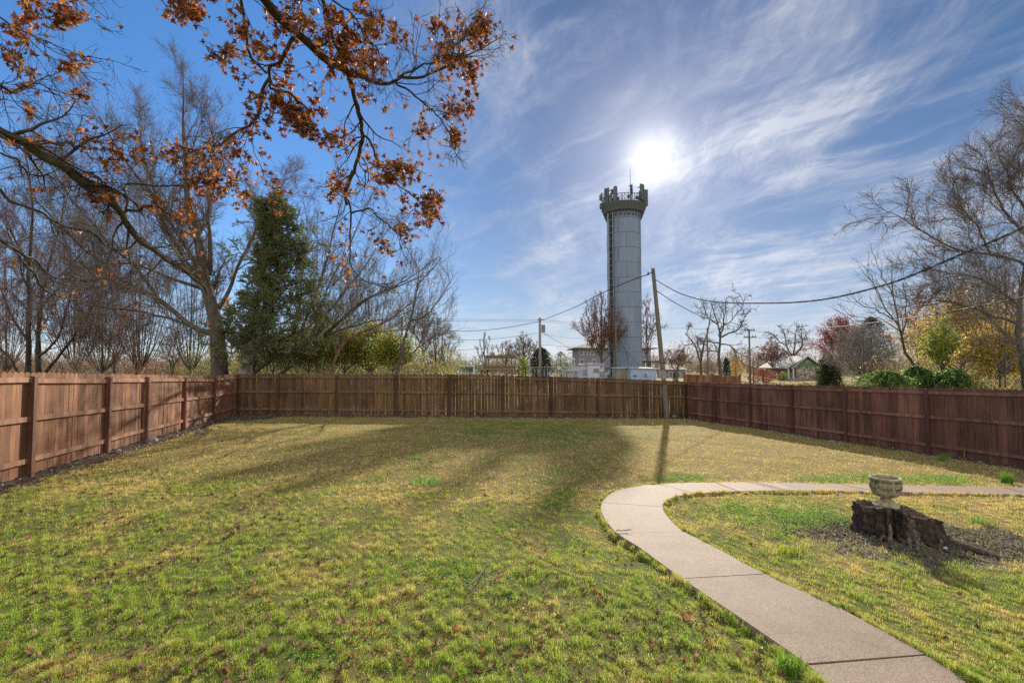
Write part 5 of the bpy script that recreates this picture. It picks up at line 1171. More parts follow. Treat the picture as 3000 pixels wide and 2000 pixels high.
# far left tree with twin dark trunk and rusty lower leaves
L2 = [([(82, 1100), (84, 1000), (86, 900), (88, 790), (96, 680), (92, 580), (80, 480), (60, 400)], 13, 2), ([(112, 1100), (110, 1000), (118, 900), (140, 800), (165, 690), (185, 600), (190, 520)], 12, 2),
      ([(128, 1096), (190, 1020), (235, 960), (280, 890), (340, 830), (400, 790)], 8, 1.5), ([(82, 1000), (40, 930), (0, 850), (-40, 760)], 7, 1.5), ([(88, 780), (40, 700), (0, 620), (-60, 540)], 6, 1.5),
      ([(118, 900), (180, 830), (240, 740), (290, 660)], 6, 1.3), ([(86, 860), (60, 780), (30, 690), (10, 600)], 5, 1.2), ([(105, 1050), (160, 1000), (200, 900), (215, 800)], 7, 1.4), ([(60, 1100), (20, 1040), (-20, 1000), (-80, 930)], 7, 1.5)]
rust = [(0.42, 0.13, 0.035), (0.33, 0.10, 0.035), (0.48, 0.20, 0.08), (0.28, 0.12, 0.07)]
tree('bare tree with twin dark trunks and rusty leaves on its low branches', (98, 1098), 30, L2, [dict(n=16, t0=0.15, L=3.4, ang=0.65, up=0.12, k=7, curl=0.14, rf=0.42, rmin=0.02, s=4), dict(n=10, t0=0.15, L=1.9, ang=0.62, up=0.08, k=6, curl=0.16, rf=0.55, rmin=0.012, s=3), dict(n=9, t0=0.1, L=0.95, ang=0.6, up=0.05, k=4, curl=0.2, rf=0.6, rmin=0.007, s=3)],
     bark=mat('dark_bark', two((0.020, 0.017, 0.015), (0.085, 0.068, 0.055), 9, (1, 1, 0.25), 0.9, 0.05)), twig=M_TWIGR,
     leaves=leaf_on(None, (2, 3), 9000, 0.10, rust, keep=lambda p: (p[:, 2] < 4.6 + RNG.normal(0, 1.4, len(p))) & (p[:, 2] > 0.2)))
for i, (bx, top, sp, hh, lb) in enumerate(((335, 905, 60, 34, 'small bare tree between the rusty tree and the many-stemmed tree'), (400, 930, 50, 36, 'thin bare sapling clump left of the many-stemmed tree'), (505, 985, 35, 31, 'low bare shrub showing over the sunlit fence left of the big trunk'))):
    ls = [([(bx, 1100), (bx + (j - 1.5) * 7, 1040), (bx + (j - 1.5) * sp * 0.4, (top + 1080) / 2), (bx + (j - 1.5) * sp * 0.7, top + abs(j - 1.5) * 20)], 3.5, 0.8) for j in range(4)]
    tree(lb, (bx, 1098), hh, ls, [dict(n=7, t0=0.15, L=2.6, ang=0.6, up=0.2, k=6, rf=0.55, rmin=0.016, s=3), dict(n=7, t0=0.15, L=1.4, ang=0.6, up=0.1, k=4, rf=0.55, rmin=0.010, s=3), dict(n=4, t0=0.1, L=0.7, ang=0.6, up=0.05, k=3, rf=0.6, rmin=0.007, s=3)], twig=M_TWIGR)

# evergreen: juniper-like cedar
SPR = []; SPF = []
for i in range(7):
    a = math.radians(-60 + 20 * i); o = 0.16 * abs(i - 3) / 3; n0 = len(SPR); dx_, dy_ = math.sin(a), math.cos(a); l = 1.0 - 0.12 * abs(i - 3)
    SPR += [(0 + dy_ * 0.035, o * 0.5 - dx_ * 0.035, 0), (0 - dy_ * 0.035, o * 0.5 + dx_ * 0.035, 0), (dx_ * l * 0.8, dy_ * l, 0.12 * math.sin(i * 2.1))]; SPF.append((n0, n0 + 1, n0 + 2))
SPR = np.array(SPR)
def dir_frames(d):
    n = len(d); y = unit(d); q = RNG.normal(size=(n, 3)); x = unit(np.cross(y, q)); z = np.cross(x, y); return np.stack([x, y, z], -1)
def evergreen(label, base, Y, limbs, n1, L1_, nspray, size, cols, name='cedar_tree', up=0.10, keep=None, trunk_m=None, ang=0.95, L2=1.1):
    def lv(root, gens):
        Pl = gens[2][0]; i = RNG.integers(0, len(Pl), nspray); K = Pl.shape[1]; t = RNG.uniform(0.15, 0.999, nspray) * (K - 1); j = np.minimum(t.astype(int), K - 2); u = (t - j)[:, None]
        p = Pl[i, j] * (1 - u) + Pl[i, j + 1] * u; d = unit(Pl[i, j + 1] - Pl[i, j]) + RNG.normal(0, 0.45, (nspray, 3)) + (0, 0, 0.15)
        if keep is not None: k = keep(p); p, d = p[k], d[k]
        m = len(p); V, fa = leafcloud(p, RNG.uniform(size * 0.6, size * 1.3, m), SPR, SPF, R=dir_frames(d)); tone = 0.75 + 0.5 * (0.5 + 0.5 * vnoise(p[:, 0] * 1.0, p[:, 2] * 1.3 + p[:, 1], 1.6, 61))
        c = hsvjit(np.array(cols)[RNG.integers(0, len(cols), m)] * tone[:, None], m, 0.15)
        link('foliage', mesh_np('foliage', V, fa, np.repeat(c, len(SPR), 0)), MLF, root)
    return tree(label, base, Y, limbs, [dict(n=n1, t0=0.10, L=L1_, ang=ang, up=up, k=7, curl=0.12, rf=0.4, rmin=0.02, s=4), dict(n=11, t0=0.08, L=L2, ang=0.7, up=up * 0.5, k=5, curl=0.15, rf=0.5, rmin=0.009, s=3)], name=name, leaves=lv, bark=trunk_m)
LC = [([(735, 1098), (760, 1000), (790, 900), (810, 800), (815, 700), (805, 620), (795, 585)], 14, 2), ([(780, 940), (850, 880), (920, 850), (985, 830)], 6, 1.2), ([(775, 960), (720, 930), (680, 920), (650, 930)], 6, 1.2), ([(800, 860), (860, 780), (900, 720), (930, 690)], 5, 1.2),
      ([(765, 1000), (840, 990), (910, 950), (990, 890)], 6, 1.2), ([(805, 800), (740, 760), (700, 740), (665, 750)], 5, 1.2), ([(812, 740), (850, 690), (870, 640), (862, 610)], 4, 1.0), ([(752, 1030), (700, 1010), (650, 985), (600, 975)], 5, 1.0), ([(760, 1020), (800, 1030), (850, 1010), (885, 985)], 4, 1.0), ([(810, 760), (770, 690), (745, 650), (740, 620)], 4, 1.0), ([(745, 1060), (790, 1040), (840, 1045)], 3, 1)]
for i_, y_ in enumerate(range(610, 1060, 25)):                       # tiers of side boughs fill the crown
    tx = np.interp(y_, [585, 700, 800, 900, 1000, 1098], [795, 815, 810, 790, 760, 735]); g_ = (y_ - 600) / 450
    LC.append(([(tx, y_), (tx + 10 + 66 * g_, y_ - 14), (tx + 16 + 190 * g_, y_ - 8 - 18 * math.sin(i_))], 3, 0.8)); LC.append(([(tx, y_ + 8), (tx - 8 - 48 * g_, y_ - 4), (tx - 12 - 120 * g_, y_ + 4 + 14 * math.sin(i_ * 2))], 3, 0.8)); LC.append(([(tx, y_), (tx + 8, y_ - 8), (tx + 16 * math.sin(i_ * 1.7), y_ - 14)], 3, 0.8, -0.6 - 1.2 * g_)); LC.append(([(tx, y_), (tx - 12, y_ - 8), (tx - 30 - 20 * g_, y_ - 10)], 3, 0.8, -0.4 - 0.8 * g_))
GRN = [(0.155, 0.190, 0.070), (0.205, 0.235, 0.080), (0.115, 0.150, 0.065), (0.27, 0.27, 0.09)]
evergreen('dark green cedar spreading above the meeting of the sunlit and shaded fences', (735, 1096), 24.2, LC, 9, 1.35, 112000, 0.12, GRN, L2=0.8)
# pale broken trunk beside it
b = P(722, 1098, 23.4); b[2] = Gs(b[0], b[1]); st_ = thing('dead_trunk', b, 'pale peeling broken trunk snag just behind the fence corner', 'dead trunk'); mb = MB()
pts = smoothline([P(718, 1110, 23.4), P(722, 1060, 23.4), P(738, 1000, 23.5)], 9); pts[0][2] = b[2] - 0.2; mb.tube(pts + RNG.normal(0, 0.015, pts.shape), np.linspace(0.34, 0.14, 9) * RNG.uniform(0.9, 1.1, 9), 14); mb.build('trunk', mat('peeling_bark', two((0.10, 0.08, 0.065), (0.42, 0.36, 0.30), 7, (1, 1, 0.3), 1.0, 0.06)), st_, True)
mb = MB(); t = pts[-1]; mb.add([t + (-0.12, 0, -0.1), t + (0.06, -0.08, -0.1), t + (0.10, 0.08, -0.1), t + (0.10, 0, 0.75), t + (-0.02, 0.02, 0.25)], [(0, 1, 4), (1, 3, 4), (1, 2, 3), (2, 0, 4), (2, 4, 3)]); mb.build('splinter', mat('pale_splinter', two((0.2, 0.13, 0.08), (0.45, 0.36, 0.28), 12)), st_)

# stems leaning right above the shrubs
SPR_ = [dict(n=13, t0=0.14, L=3.0, ang=0.5, up=0.25, k=7, curl=0.12, rf=0.40, rmin=0.009, s=4), dict(n=8, t0=0.12, L=1.6, ang=0.55, up=0.16, k=5, curl=0.15, rf=0.55, rmin=0.006, s=3), dict(n=6, t0=0.1, L=0.8, ang=0.55, up=0.1, k=4, curl=0.18, rf=0.6, rmin=0.004, s=3)]
tree('bare tree with long stems arching away to the right above the yellow-green shrubs', (742, 1094), 26.5,
     [(q4((90, 1570), (280, 1420), (480, 1340), (640, 1270), (820, 1100), (1000, 960), (1200, 900), (1420, 800)), 11, 2), (q4((300, 1570), (500, 1420), (700, 1230), (880, 1070), (1060, 940), (1240, 860), (1420, 740), (1540, 660)), 8, 1.5),
      (q4((470, 1400), (620, 1200), (760, 1000), (900, 830), (1020, 640), (1150, 450)), 7, 1.4), (q4((420, 1380), (520, 1100), (620, 850), (700, 560), (760, 320), (820, 120)), 8, 1.5),
      (q4((560, 1300), (640, 980), (780, 700), (900, 440), (960, 260)), 6, 1.3), (q4((380, 1400), (440, 1150), (480, 850), (520, 480), (500, 200)), 6, 1.2), (q4((620, 1280), (900, 1180), (1150, 1130), (1400, 1050)), 6, 1.2)], SPR_, twig=M_TWIG)
tree('bare tree with a bending orange-brown trunk in the middle of the shrubs', (968, 1096), 25.4,
     [(q4((700, 1590), (720, 1480), (790, 1340), (900, 1260), (1060, 1180), (1240, 1080), (1400, 960)), 9, 1.8), (q4((790, 1340), (830, 1180), (880, 1000), (960, 820), (1060, 680)), 5, 1.2), (q4((900, 1260), (1100, 1230), (1300, 1200), (1450, 1160)), 4, 1.0)], SPR_, bark=mat('orange_bark', two((0.11, 0.07, 0.04), (0.30, 0.19, 0.11), 9, (1, 1, 0.3), 0.7, 0.03)))
tree('slender forked bare tree leaning out at the open edge of the shrubs', (1163, 1096), 24.8,
     [(q4((1200, 1590), (1235, 1430), (1300, 1200), (1340, 1020), (1380, 860), (1480, 740), (1550, 660)), 9, 1.5), (q4((1240, 1490), (1340, 1380), (1460, 1300), (1560, 1200), (1640, 1080)), 4.5, 1), (q4((1310, 1150), (1440, 1100), (1520, 1000), (1600, 850), (1600, 780)), 5, 1), (q4((1350, 1000), (1380, 820), (1360, 700)), 3.5, 1)], SPR_[:1] + [dict(n=6, t0=0.12, L=1.3, ang=0.55, up=0.2, k=5, curl=0.15, rf=0.55, rmin=0.006, s=3), dict(n=3, t0=0.1, L=0.6, ang=0.5, up=0.1, k=3, rf=0.6, rmin=0.004, s=3)])
def fan(bx, by, top, half, n, r, seed=0, lean=0, fork=0.4):
    rr = np.random.default_rng(seed + int(bx)); H = by - top; ls = [([(bx, by), (bx + lean * 0.3, by - H * fork * 0.6), (bx + lean * 0.5, by - H * fork), (bx + lean * 0.7, by - H * 0.75), (bx + lean, top)], r, r * 0.15)]
    for j in range(n):
        a = -1 + 2 * (j + 0.5) / n; s = fork * rr.uniform(0.55, 1.25); e = top + H * (0.10 + 0.45 * a * a) + rr.uniform(-0.05, 0.05) * H; x0 = bx + lean * s
        ls.append(([(x0, by - H * s), (x0 + a * half * 0.35, by - H * (s + 0.12)), (x0 + a * half * 0.75, (by - H * (s + 0.2) + e) / 2), (bx + lean + a * half, e)], r * 0.55, r * 0.12))
    return ls
def autotree(label, bx, by, top, half, Y, n=7, r=4, spec=None, k=(7, 6, 4), Ls=None, leaves=None, twig=None, bark=None, name='bare_tree', lean=0, fork=0.4, rm=0.02, up=0.15, group=None, curl=0.16):
    S = half / F * Y; Ls = Ls or (S * 0.62, S * 0.34, S * 0.18)
    sp = [dict(n=k[0], t0=0.2, L=Ls[0], ang=0.65, up=up, k=6, curl=curl, rf=0.5, rmin=rm, s=4), dict(n=k[1], t0=0.12, L=Ls[1], ang=0.65, up=up * 0.6, k=5, curl=curl, rf=0.55, rmin=rm * 0.6, s=3)] + ([dict(n=k[2], t0=0.1, L=Ls[2], ang=0.6, up=0.05, k=3, curl=curl, rf=0.6, rmin=rm * 0.42, s=3)] if k[2] else [])
    return tree(label, (bx, by), Y, fan(bx, by, top, half, n, r, lean=lean, fork=fork), sp, leaves=leaves, twig=twig, bark=bark, name=name, k0=10, limb_sides=7, group=group)
autotree('round-headed small bare tree at the right end of the shrubs', 1240, 1097, 905, 85, 42, 11, 6, k=(9, 7, 4), fork=0.5, rm=0.022, leaves=leaf_on(None, (2,), 500, 0.14, [(0.35, 0.38, 0.06)], 0.1))
autotree('low twiggy bare shrub beside the blue shed', 1300, 1097, 1000, 55, 46, 7, 3, k=(6, 6, 3), fork=0.2, rm=0.022, name='bare_shrub')
# shrubs with yellow-green leaves
YG = [(0.30, 0.33, 0.05), (0.20, 0.27, 0.05), (0.45, 0.40, 0.06), (0.12, 0.20, 0.05), (0.50, 0.40, 0.09)]
for i, (bx, top, half, Y, lb, n) in enumerate(((800, 990, 80, 28, 'yellow-leaved shrub under the dark cedar', 3800), (905, 1000, 75, 27, 'olive-green shrub right of the cedar trunk', 3800), (1010, 985, 70, 28, 'green and gold shrub behind the bending orange-brown trunk', 4200), (1090, 965, 60, 29, 'tall loose yellow-green shrub near the pole among the twigs', 3400), (1150, 1000, 60, 27, 'bright yellow-green shrub beside the slender forked tree', 3400), (950, 930, 90, 30, 'pale green tall shrub rising behind the lower shrubs', 2600))):
    autotree(lb, bx, 1098, top - 8, half * 1.15, Y, 9, 3.0, k=(8, 6, 3), fork=0.10, rm=0.013, name='leafy_shrub', up=0.25, leaves=leaf_on(None, (1, 2, 3), int(n * 1.7), 0.12, YG, 0.22, 0.02), group='leafy shrubs over the shaded fence')
# middle distance behind the fence
autotree('slim V-shaped bare tree behind the timber stand', 1420, 1096, 975, 34, 80, 5, 3.5, k=(9, 7, 3), fork=0.25, rm=0.035, up=0.5)
autotree('pale gnarled bare tree behind the right of the timber stand', 1534, 1090, 982, 55, 92, 8, 5, k=(9, 7, 3), fork=0.4, rm=0.045, curl=0.25, leaves=leaf_on(None, (2, 3), 700, 0.22, [(0.30, 0.24, 0.10)], 0.2))
autotree('low-spreading gnarled bare tree left of the pale gnarled one', 1482, 1090, 1000, 42, 96, 7, 4, k=(8, 6, 3), fork=0.4, rm=0.045, curl=0.25)
def blob(label, bx, by, top, half, Y, n, size, cols, name='evergreen_bush', cat='bush', shape=1.0, tm=QUADL, tf=QF, cone=False, lump=0.25, trunk=True):
    b = P(bx, by, Y); b[2] = Gs(b[0], b[1]); zt = zat(top, Y); H = zt - b[2]; S = half / F * Y; root = thing(name, b, label, cat)
    mb = MB(); mb.tube([(b[0], b[1], b[2] - 0.2), (b[0], b[1], b[2] + H * 0.5), (b[0], b[1], b[2] + H * 0.9)], [S * 0.10, S * 0.07, S * 0.015], 7); mb.build('trunk', M_BARK, root)
    u = RNG.random(n) ** (0.45); a = RNG.random(n) * 6.283; z = RNG.random(n)
    if cone: prof = (1 - z) ** 0.55 * 1.05 * sstep(z + 0.25, 0, 0.45) + 0.05 * np.sin(z * 40)
    else: prof = np.sin(np.clip(z * 0.93 + 0.07, 0, 1) * math.pi) ** 0.55
    prof = prof * (1 + lump * vnoise(np.cos(a) * 2, z * 3 + np.sin(a) * 2, 1.6, int(bx) % 97))
    rr = S * u * prof; p = np.stack([b[0] + rr * np.cos(a), b[1] + rr * np.sin(a), b[2] + z * H + lump * 0.15 * H * vnoise(np.cos(a) * 3, z * 2, 1.2, int(bx) % 89) * (1 - z)], -1)
    tone = 0.75 + 0.5 * (0.5 + 0.5 * vnoise(p[:, 0], p[:, 2] * 1.2, max(S * 0.35, 0.3), 71)); c = hsvjit(np.array(cols)[RNG.integers(0, len(cols), n)] * tone[:, None], n, 0.16)
    V, fa = leafcloud(p, RNG.uniform(size * 0.6, size * 1.3, n), tm, tf); link('foliage', mesh_np('foliage', V, fa, np.repeat(c, len(tm), 0)), MLF, root)
    return root
DG = [(0.050, 0.075, 0.030), (0.080, 0.10, 0.040), (0.040, 0.060, 0.028)]
blob('rounded dark green tree behind the transformer pole', 1585, 1097, 1018, 34, 86, 5000, 0.34, DG, 'rounded_tree', 'tree')
blob('yellow-green bush between the timber stand and the transformer pole', 1533, 1097, 1045, 18, 84, 1300, 0.25, [(0.36, 0.40, 0.05), (0.28, 0.34, 0.05)], 'yellow_bush')
blob('thin brown-green bush right of the rounded tree', 1643, 1097, 1030, 26, 90, 1300, 0.25, [(0.18, 0.17, 0.07), (0.12, 0.14, 0.05)], 'brown_green_bush')
MAR = [(0.27, 0.105, 0.065), (0.21, 0.085, 0.06), (0.34, 0.15, 0.09), (0.18, 0.10, 0.075)]
autotree('tree with thin upright branches and dark red-brown leaves left of the tower', 1762, 1092, 858, 78, 84, 13, 6, k=(11, 8, 3), fork=0.22, rm=0.035, up=0.55, twig=M_TWIGR, name='russet_tree', leaves=leaf_on(None, (1, 2, 3), 12000, 0.25, MAR, 0.3, keep=lambda p: p[:, 2] < 7.5 + RNG.normal(0, 2.4, len(p))))
autotree('tall bare tree with a few russet leaves between the tower and the leaning pole', 1897, 1092, 865, 52, 108, 9, 4, k=(9, 7, 3), fork=0.35, rm=0.045, twig=M_TWIGR, leaves=leaf_on(None, (2,), 900, 0.26, MAR, 0.2), lean=-4)
autotree('wide low bare tree just right of the leaning pole', 1985, 1105, 1018, 48, 76, 8, 4, k=(9, 6, 3), fork=0.3, rm=0.035, twig=M_TWIGR, leaves=leaf_on(None, (2,), 500, 0.2, MAR, 0.15), name='low_bare_tree')
tree('pollarded tree with broken stubby limbs left of the wide bare oak', (2052, 1100), 80,
     [([(2055, 1104), (2052, 1060), (2038, 1020), (2022, 990), (2012, 975)], 7, 2), ([(2054, 1060), (2060, 1010), (2075, 970), (2082, 935), (2088, 900)], 6, 1.2), ([(2054, 1050), (2045, 1000), (2040, 985)], 3.5, 2.5), ([(2030, 1005), (2010, 1015), (1995, 1030)], 2.5, 1), ([(2016, 980), (2016, 960), (2022, 945)], 2, .8)],
     [dict(n=9, t0=0.2, L=2.4, ang=0.8, up=0.1, k=6, curl=0.28, rf=0.45, rmin=0.04, s=4), dict(n=6, t0=0.1, L=1.3, ang=0.7, up=0.05, k=4, curl=0.25, rf=0.6, rmin=0.025, s=3)], k0=10)
tree('wide bare oak with heavy crooked limbs beyond the short reddish fence', (2110, 1102), 75,
     [([(2112, 1108), (2108, 1060), (2106, 1020), (2110, 985), (2100, 950), (2090, 915), (2082, 885)], 9, 1.5), ([(2108, 985), (2120, 950), (2122, 915), (2130, 870)], 5, 1), ([(2108, 990), (2135, 975), (2160, 970), (2175, 940), (2190, 915)], 5, 1), ([(2107, 1005), (2085, 1002), (2060, 1000), (2040, 1008)], 4, 1),
      ([(2108, 1008), (2135, 1010), (2160, 1030), (2185, 1045)], 4, 1), ([(2104, 1030), (2085, 1026), (2065, 1030)], 3, 1), ([(2101, 950), (2075, 925), (2060, 900), (2045, 905)], 3.5, 1), ([(2106, 965), (2150, 930), (2175, 890), (2160, 860)], 3.5, 1)],
     [dict(n=9, t0=0.25, L=3.0, ang=0.75, up=0.12, k=7, curl=0.26, rf=0.45, rmin=0.045, s=4), dict(n=7, t0=0.15, L=1.5, ang=0.7, up=0.08, k=5, curl=0.25, rf=0.55, rmin=0.028, s=3), dict(n=3, t0=0.1, L=0.8, ang=0.6, up=0.05, k=3, rf=0.6, rmin=0.02, s=3)], k0=12)
tree('broad bare oak behind the stone cottage', (2322, 1080), 120,
     [([(2323, 1095), (2323, 1062), (2322, 1045)], 8, 6), ([(2322, 1048), (2305, 1010), (2300, 985), (2295, 960)], 5, 1), ([(2322, 1048), (2330, 1010), (2328, 985), (2335, 955)], 4.5, 1), ([(2323, 1046), (2345, 1020), (2355, 1000), (2362, 985), (2375, 975)], 4.5, 1), ([(2316, 1045), (2295, 1025), (2270, 1018), (2250, 1015)], 4, 1), ([(2326, 1040), (2350, 1005), (2345, 975), (2350, 955)], 3, 1), ([(2300, 1010), (2275, 995), (2262, 975)], 3, 1)],
     [dict(n=9, t0=0.2, L=3.6, ang=0.75, up=0.12, k=6, curl=0.24, rf=0.45, rmin=0.06, s=4), dict(n=7, t0=0.15, L=1.9, ang=0.7, up=0.05, k=4, curl=0.25, rf=0.55, rmin=0.035, s=3), dict(n=3, t0=0.1, L=1.0, ang=0.6, up=0.05, k=3, rf=0.6, rmin=0.026, s=3)], k0=10)
blob('orange-red shrub on the far lawn left of the stone cottage', 2235, 1102, 1080, 42, 88, 2400, 0.22, [(0.36, 0.11, 0.06), (0.28, 0.09, 0.05), (0.40, 0.18, 0.10)], 'red_shrub', 'shrub', lump=0.4)
blob('yellow-green bush against the stone cottage porch', 2296, 1106, 1088, 14, 98, 800, 0.22, [(0.40, 0.46, 0.06), (0.28, 0.36, 0.05)], 'yellow_green_bush')
autotree('leafless spreading tree with reddish twigs between crossarm pole and broad oak', 2262, 1095, 1010, 50, 110, 8, 4, k=(9, 7, 3), fork=0.3, rm=0.05, twig=M_TWIGR, leaves=leaf_on(None, (2, 3), 1500, 0.28, [(0.30, 0.12, 0.10), (0.24, 0.10, 0.08)], 0.3))
blob('small blue-green conifer right of the oak trunk', 2128, 1104, 1048, 18, 92, 1500, 0.28, [(0.040, 0.075, 0.045), (0.06, 0.10, 0.05)], 'small_conifer', 'tree', cone=True)
blob('golden bush between the oak and the crossarm pole', 2156, 1104, 1055, 22, 96, 1300, 0.26, [(0.50, 0.34, 0.08), (0.36, 0.26, 0.08)], 'golden_bush')
blob('ivy-covered stub at the foot of the low bare tree', 1977, 1110, 1090, 7, 70, 300, 0.2, DG, 'ivy_stub', 'stump')
# right side
blob('dense pyramidal cedar in front of the stone cottage', 2428, 1132, 1034, 42, 38, 9000, 0.22, [(0.060, 0.090, 0.030), (0.085, 0.105, 0.030), (0.045, 0.075, 0.030), (0.14, 0.12, 0.04)], 'pyramidal_cedar', 'tree', cone=True, tm=SPR, tf=SPF, lump=0.3)
autotree('crimson-leaved tree behind the pyramidal cedar', 2462, 1098, 935, 76, 66, 10, 5, k=(8, 6, 3), fork=0.3, rm=0.03, name='crimson_tree', leaves=leaf_on(None, (1, 2, 3), 7500, 0.22, [(0.29, 0.070, 0.070), (0.22, 0.06, 0.065), (0.34, 0.12, 0.10)], 0.3))
blob('tall dark open evergreen behind the grey twiggy shrub', 2556, 1110, 930, 62, 52, 7000, 0.30, [(0.075, 0.085, 0.060), (0.055, 0.070, 0.045), (0.11, 0.11, 0.085)], 'dark_evergreen', 'tree', tm=SPR, tf=SPF, lump=0.35)
autotree('grey tangle of a twiggy leafless shrub in front of the dark evergreen', 2530, 1128, 955, 105, 36, 15, 3.4, k=(13, 9, 5), fork=0.15, rm=0.013, twig=plain('silver_twig', (0.26, 0.24, 0.22), 0.8), name='twiggy_shrub', up=0.02, curl=0.2)
tree('slender bare tree leaning to the right of the twiggy shrub', (2685, 1075), 26,
     [(q5((520, 1345), (450, 1200), (425, 1080), (400, 980), (395, 860), (385, 740)), 7.5, 1), (q5((425, 1110), (350, 1000), (300, 900), (240, 790)), 4, .8), (q5((440, 1190), (470, 1080), (462, 900), (450, 780)), 4, .8), (q5((410, 1090), (330, 1040), (250, 1010), (150, 980)), 3.5, .8), (q5((400, 960), (330, 830), (300, 740)), 3, .7), (q5((430, 1140), (330, 1080), (200, 1090), (95, 1030)), 3, .7)],
     [dict(n=8, t0=0.2, L=1.9, ang=0.5, up=0.25, k=6, curl=0.12, rf=0.5, rmin=0.012, s=4), dict(n=4, t0=0.15, L=0.9, ang=0.5, up=0.15, k=4, rf=0.55, rmin=0.008, s=3)])
YEL = [(0.72, 0.54, 0.12), (0.60, 0.38, 0.06), (0.56, 0.48, 0.12), (0.64, 0.40, 0.12)]
autotree('golden-yellow leafed tree behind the plum-brown fence', 2820, 1122, 890, 165, 27, 17, 5, k=(9, 7, 3), fork=0.2, rm=0.013, name='golden_tree', leaves=leaf_on(None, (1, 2, 3), 13000, 0.105, YEL, 0.25))
autotree('second golden-yellow tree with leaves hanging low by the frame edge', 2930, 1130, 960, 110, 22, 12, 5, k=(9, 7, 3), fork=0.15, rm=0.012, name='golden_tree', up=-0.05, leaves=leaf_on(None, (1, 2, 3), 10000, 0.10, YEL + [(0.40, 0.42, 0.07)], 0.12))
autotree('bright green leafy young tree in front of the golden tree', 2760, 1120, 930, 60, 24.5, 11, 4, k=(8, 6, 3), fork=0.2, rm=0.010, name='green_leafed_tree', leaves=leaf_on(None, (1, 2, 3), 3600, 0.105, [(0.30, 0.40, 0.06), (0.46, 0.46, 0.07), (0.22, 0.32, 0.05)], 0.12))
autotree('orange-tinged tree behind the golden one', 2690, 1110, 860, 80, 34, 10, 4, k=(8, 6, 3), fork=0.25, rm=0.018, name='orange_tree', leaves=leaf_on(None, (1, 2, 3), 1500, 0.14, [(0.52, 0.24, 0.09), (0.46, 0.18, 0.10)], 0.2), twig=M_TWIGR)
for bx, top, half, Y, lb in ((2600, 1085, 75, 21.5, 'glossy green honeysuckle hedge mound over the plum-brown fence'), (2690, 1072, 70, 22.5, 'taller green hedge mound right of the honeysuckle mound'), (2790, 1080, 75, 21.5, 'green and gold hedge mound below the golden trees')):
    blob(lb, bx, 1175, top, half * 1.1, Y, 15000, 0.10, [(0.11, 0.20, 0.05), (0.16, 0.26, 0.06), (0.07, 0.13, 0.04), (0.28, 0.33, 0.09)], 'green_hedge', 'hedge', lump=0.55)
RT = [dict(n=18, t0=0.15, L=2.9, ang=0.6, up=0.12, k=8, curl=0.14, rf=0.42, rmin=0.014, s=4), dict(n=11, t0=0.12, L=1.5, ang=0.6, up=0.08, k=6, curl=0.16, rf=0.55, rmin=0.010, s=3), dict(n=8, t0=0.1, L=0.75, ang=0.6, up=0.03, k=4, curl=0.18, rf=0.6, rmin=0.006, s=3)]
tree('huge bare tree leaning in over the golden trees from beyond the frame edge', (3010, 1140), 20,
     [([(3010, 1150), (2995, 1040), (2985, 950), (2990, 850), (3010, 740), (3030, 640)], 17, 6), ([(2990, 860), (3010, 780), (2940, 752), (2860, 735), (2790, 728), (2720, 690), (2660, 650), (2610, 622), (2580, 640)], 9, 1.2), ([(3020, 700), (2960, 640), (2915, 570), (2895, 500), (2880, 450)], 10, 1.2), ([(2990, 900), (2930, 850), (2870, 820), (2790, 800), (2700, 790)], 8, 1.2), ([(3030, 650), (2970, 560), (2950, 500), (2985, 430)], 8, 1.2),
      ([(2985, 950), (2920, 930), (2840, 900), (2760, 880), (2680, 890)], 7, 1.2), ([(3030, 640), (3060, 500), (3040, 400), (3020, 330)], 9, 1.5), ([(2900, 742), (2860, 660), (2810, 600), (2790, 550)], 6, 1)], RT)
autotree('fine-twigged bare tree veiling the golden trees behind the plum-brown fence', 2945, 1135, 650, 210, 18.5, 13, 3.5, k=(10, 7, 5), fork=0.12, rm=0.0065, up=0.05, curl=0.2)
autotree('bare-topped thicket tree with scattered golden leaves behind the huge leaning tree', 2900, 1110, 770, 165, 30, 14, 6, k=(10, 8, 5), fork=0.2, rm=0.011, up=0.1, leaves=leaf_on(None, (2, 3), 9000, 0.12, YEL, 0.15, keep=lambda p: p[:, 2] < 4.2 + RNG.normal(0, 1.6, len(p))))
